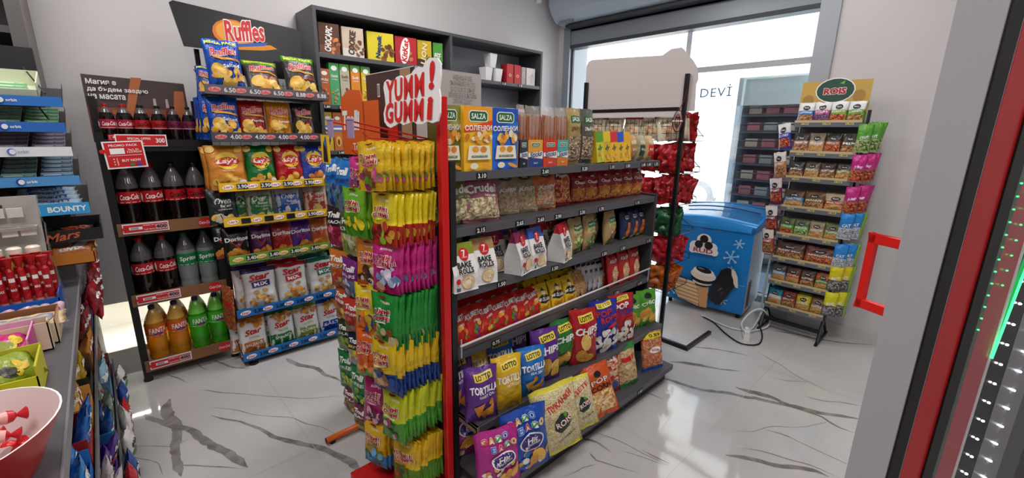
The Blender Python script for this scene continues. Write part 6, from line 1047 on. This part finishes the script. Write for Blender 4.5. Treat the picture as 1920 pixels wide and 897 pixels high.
for i in range(34):
    a = i*2.4; r = .085*(i/34)**.5; o = put(CM[i % 3], 'wrapped_candy', (-.262+r*cos(a), 1.07+r*sin(a), tz+.045+.022*(i % 3)), ['bright red', 'white and red', 'dark red'][i % 3]+f' twist-wrapped candy in the paper tub, {ORD[i//3]} of its colour from the middle outward', 'candy', 'wrapped candies in the tub'); o.rotation_euler = (random.uniform(.8, 2.2), random.uniform(-.5, .5), random.uniform(0, 6))
    if i % 3: o['label'] = o['label']
def packs(n, c, w, h, x, y, z, dx, dy, lab, cat, grp, txt='', tm=W_, lean=.0, rz=0, rnd=.1, bl=None, name='candy_pack', sx=None):
    me = bag_mesh(w, h, .022, foil(c), ([T(txt, 0, .55, .8, tm, .2, .05)] if txt else [])+([C(0, .4, .3, .2, 6, .12, [M(q) for q in bl], 1)] if bl else []), (), int(abs(x*100))+n, nu=8, nv=8, wr=1.5)
    for i in range(n): put(me, name, (x+dx*i+random.uniform(-.003, .003), y+dy*i, z), f'{lab}, {ORD[i % 16]} of the row counted from the left' if abs(dx) > abs(dy) else f'{lab}, {ORD[i % 16]} from the front', cat, grp, rz=rz+random.uniform(-rnd, rnd), lean=lean+random.uniform(-rnd, rnd))
openbox('candy_carton', .24, .14, .075, M('d9d42a'), M('c9c43a'), (-.295, 1.43, tz), 'bright yellow open carton of green and gold packs on the counter', front=.05)
packs(4, '8a9a2a', .11, .085, -.38, 1.42, tz+.02, .055, .0, 'green and gold candy pack in the yellow carton', 'candy pack', 'packs in the yellow carton', lean=.9, rz=.4, bl=['d9b83a', '3a3a2a'], rnd=.2)
openbox('candy_carton', .235, .15, .085, M('c93a9a'), M('e8a8c8'), (-.315, 1.60, tz), 'pink open carton of candy on the counter behind the yellow one', front=.065)
packs(4, 'c42a7a', .10, .08, -.40, 1.59, tz+.03, .055, 0, 'magenta candy pack in the pink carton', 'candy pack', 'packs in the pink carton', lean=.9, rz=.3, bl=['e8d03a', '8a9a3a'], rnd=.2)
openbox('cream_carton', .26, .03, .085, M('e0cdb0'), M('d9c4a4'), (-.30, 1.665, tz), 'cream cardboard flap behind the pink carton', front=.08)
openbox('pastry_carton', .28, .14, .07, M('dcc8a4'), M('8a5a3a'), (-.30, 1.765, tz), 'cream open carton with beige wrapped pastries on the counter', front=.06)
packs(3, 'e0c49a', .16, .06, -.40, 1.76, tz+.035, .09, 0, 'beige wrapped pastry in the cream carton', 'pastry', 'wrapped pastries', lean=1.2, rnd=.1, bl=['8a8a9a'])
openbox('lollipop_box', .265, .13, .075, M('1c62c0'), M('2a72c8'), (-.295, 2.02, tz), 'blue open box with red lettering holding clear-wrapped sweets and red tubes', front=.06)
plate('box_print', .25, .055, .001, M('1c62c0'), M('1c62c0'), [T('qwick', -.15, .5, .44, M('f0e0e0'), .62, .10), T('qwick', -.15, .5, .43, R_, .56, .05), D(.30, .6, .055, .22, W_), D(.39, .6, .055, .22, W_), D(.30, .6, .025, .1, K_), D(.39, .6, .025, .1, K_)], bpy.data.objects['lollipop_box'], (0, -.0662, .003))
packs(8, 'c9a8b0', .035, .05, -.41, 1.925, tz+.0, .034, 0, 'clear-wrapped sweet in front of the blue box', 'sweet', 'clear-wrapped sweets', bl=['b5283a', '6a4a8a', 'e0d8dc'], lean=.3, rnd=.3)
rtube = MB(); rtube.lathe([(.0, 0), (.011, 0), (.011, .035), (.0115, .035)], 10, m=M('d98a7a', .35)); rtube.lathe([(.0115, .035), (.0115, .15), (.006, .16), (.016, .20), (.0, .20)], 10, m=M('b5161e', .3, bump=.5)); decorate(rtube, lambda x, z, o: (.0118*sin(x/.0115), -.0118*cos(x/.0115)-o, z), 1, 1, [T('MAX', 0, .08, .016, W_, .01, .03), Q(-.008, .11, .008, .125, W_)], .0004)
rm = rtube.mesh('t')
for r in range(2):
    for i in range(10): put(rm, 'candy_tube', (-.41+.0255*i+.008*r, 1.99+.04*r, tz+.03), f'red candy tube, {ORD[i]} from the left in the {"front" if r == 0 else "rear"} row, blue box', 'candy tube', 'red candy tubes in the blue box', rz=random.uniform(-.3, .3), lean=random.uniform(-.05, .15), s=.84)
e = empty('toy_dispenser', (-.305, 2.12, tz), 'grey plastic dispenser holding a row of yellow-capped tubes behind the red tubes', 'dispenser')
b = MB(); b.add([(-.14, 0, .0), (.12, 0, 0), (.13, .03, .37), (-.15, .03, .37), (-.14, .012, 0), (.12, .012, 0), (.13, .04, .37), (-.15, .04, .37)], [(0, 1, 2, 3), (7, 6, 5, 4), (0, 4, 5, 1), (1, 5, 6, 2), (2, 6, 7, 3), (3, 7, 4, 0)], M('b0aba6', .4)); b.box(-.14, .12, -.03, .01, .265, .275, M('a5a09c', .4)); b.box(-.14, .12, -.05, .0, .17, .175, M('a5a09c', .4)); b.box(-.08, .05, .02, .028, .335, .345, DARK); b.build('backplate', e)
for r, (z, y) in enumerate(((.275, -.012), (.335, .005))):
    for i in range(6 - r): b = MB(); b.box(-.125+.041*i+.02*r, -.09+.041*i+.02*r, y-.006, y+.004, z-.03, z, M('dcd8d4', .4)); b.build('slot_label', e)
cp = MB(); cp.lathe([(0, 0), (.017, 0), (.017, .055), (.018, .06), (.018, .085), (.012, .09), (0, .09)], 14, mf=lambda i: M('e0c84a', .35) if i < 3 else M('ece4d0', .35)); cpm = cp.mesh('j')
for i in range(6): put(cpm, 'candy_jar', (-.415+.042*i, 2.08, tz+.125), f'small yellow candy jar with a white lid, {ORD[i]} from the left before the grey dispenser', 'candy jar', 'yellow candy jars')
bb2 = MB(); bb2.box(-.44, -.17, 2.06, 2.10, tz+.11, tz+.125, M('c9a8a0', .4)); tag(bb2.build('jar_ledge'), 'pale pink ledge under the row of yellow candy jars', 'ledge')
b = MB(); pts = [(-.175, 2.14, 1.28), (-.17, 2.12, 1.19), (-.165, 2.09, 1.08), (-.158, 2.06, .99), (-.15, 2.0, .91)]
for i in range(4):
    p, q = pts[i], pts[i+1]; b.add([p, q, (q[0]+.0, q[1]-.10, q[2]), (p[0]+.01, p[1]-.06-.01*i, p[2])], [(0, 1, 2, 3)], M('a8c4b0', .1, alpha=.45, bump=.6), True)
o = b.build('plastic_wrap'); tag(o, 'torn greenish clear plastic wrap hanging from the grey dispenser', 'plastic wrap')
for i, (z, x) in enumerate(((tz, -.455),)): put(bag_mesh(.05, .2, .05, foil('5a2a9a'), [], (), 4), 'candy_bag', (-.46, 2.12, tz+.13), 'purple bag at the left edge behind the yellow jars', 'bag')
# goods on the shelves under the counter edge --------------------------
def lower(y, z, out, inn, packs_c, nm, pc, w=.17, h=.085, x=None, n=3, front=.05, txt=''):
    x = x if x is not None else (-.200 if z > .5 else -.182)
    openbox('candy_carton', w, .13, h, M(out, .5), M(inn, .5), (x, y, z+.002), nm, rz=pi/2, front=h*.55)
    me = bag_mesh(.075, h*1.6, .028, foil(packs_c), [C(0, .5, .38, .3, 9, .16, [M('f0e8d8'), M('c9a03a'), M('b5282a'), foil(packs_c)], int(y*10)), T(['mix', 'choco', 'jelly', 'nut'][int(y*10) % 4], 0, .72, .8, W_, .14, .08)], (), int(y*17), nu=8, nv=8, wr=1.8)
    for i in range(n):
        r_, c_ = divmod(i, 2)
        put(me, 'candy_bag', (x-.012+.042*r_, y-w*.22+w*.44*c_, z+.006), f'{pc}, {["rear near", "rear far", "front near", "front far"][i]} one in the {nm.split(" on the")[0]}, {"upper" if z > .5 else "lower"} shelf', 'candy bag', None, rz=pi/2+random.uniform(-.25, .25), lean=random.uniform(-.32, .05))
U = [(.98, 'd9c81c', '6b4a2a', 'e8d41c', 'brown carton with yellow flaps', 'yellow candy bag'), (1.17, '6b4a2e', '7a5234', 'd9a83a', 'plain brown carton', 'gold candy bag'), (1.36, '1c6ac0', '2a7ad0', '2a8ad9', 'blue carton', 'blue candy bag'), (1.55, 'a81c24', 'b5242c', '2a72c8', 'red carton', 'blue and white candy bag'), (1.76, 'c9862a', 'd9a04a', 'e0b060', 'orange-yellow carton', 'amber candy bag'), (1.95, '2a2420', '3a2c24', 'c4a01c', 'black and yellow carton', 'red and yellow candy bag'), (2.20, '7a4a2a', '6b3f24', 'c9842a', 'tall brown carton', 'golden brown candy bag'), (2.42, '7a4a30', '6b4028', '9a1c24', 'brown carton with pink rim', 'red candy bag'), (2.62, '24407a', '2a4a8a', '8a1c24', 'dark blue carton', 'dark red candy bag'), (2.80, '7a1c24', '8a242c', 'a8242c', 'dark red carton', 'crimson candy bag')]
for i, (y, o_, in_, pc, nm, pn) in enumerate(U): lower(y, .60, o_, in_, pc, nm+' on the upper shelf under the counter edge', pn, h=.10 if i % 2 else .085, n=4)
Lw = [(1.05, 'b5202a', '6b2a24', 'c43a3a', 'red and white carton', 'red and white candy bag'), (1.25, '2a7ac4', '4a2a24', '2a9ac4', 'sky blue carton with brown inside', 'turquoise candy bag'), (1.45, 'd9b81c', 'c9a81c', 'e8e0d0', 'mustard yellow carton', 'white and green candy bag'), (1.66, '4a4a4c', '5a5a5c', 'e0d8dc', 'grey carton', 'silver candy bag'), (1.86, '4a2a8a', '5a3a9a', '5a2a9a', 'violet carton', 'violet candy bag'), (2.06, '1c6aa8', '2a7ab8', '2a62a8', 'blue-green carton', 'dark blue candy bag'), (2.28, '6a7a6a', '7a8a7a', '8a9a8a', 'grey-green carton', 'pale green candy bag'), (2.5, '5a8ab0', '6a9ac0', '9ac0d9', 'light blue carton', 'light blue candy bag'), (2.72, '5a3424', '6b4030', '7a4a34', 'dark brown carton', 'brown candy bag')]
for i, (y, o_, in_, pc, nm, pn) in enumerate(Lw): lower(y, .30, o_, in_, pc, nm+' on the lower shelf under the counter edge', pn, h=.12 if i % 2 else .10, n=4)
for i in range(12): put(bag_mesh(.10, .14, .04, foil(['e8e4e2', 'c41c2a', '1c4a9a', 'e0dcd8'][i % 4]), [T('mix', 0, .6, .7, [R_, W_, W_, K_][i % 4], .2, .06), D(0, .3, .3, .15, [M('c41c2a'), W_, M('d9c81c'), M('3a8a3a')][i % 4])], (), i), 'hanging_pack', (-.090, 1.10+.15*i, .155+.02*(i % 3)), ['white and red', 'red and white', 'navy and yellow', 'white and green'][i % 4]+f' pack clipped in front of the lower counter shelf, {ORD[i]} from the front', 'snack pack', 'packs clipped to the lower counter shelf', rz=pi/2+random.uniform(-.15, .15))
for i in range(7): put(bag_mesh(.09, .12, .03, foil(['8a1420', 'a81c28', '6b1018'][i % 3]), [T('kiss', 0, .6, .7, W_, .2, .05)], (), i, wr=2), 'hanging_pack', (-.098, 2.25+.1*i, .80-.06*(i % 2)), f'dark red pack hanging in front of the counter edge, {ORD[i]} from the front', 'candy pack', 'dark red packs at the counter edge', rz=pi/2+random.uniform(-.3, .3))
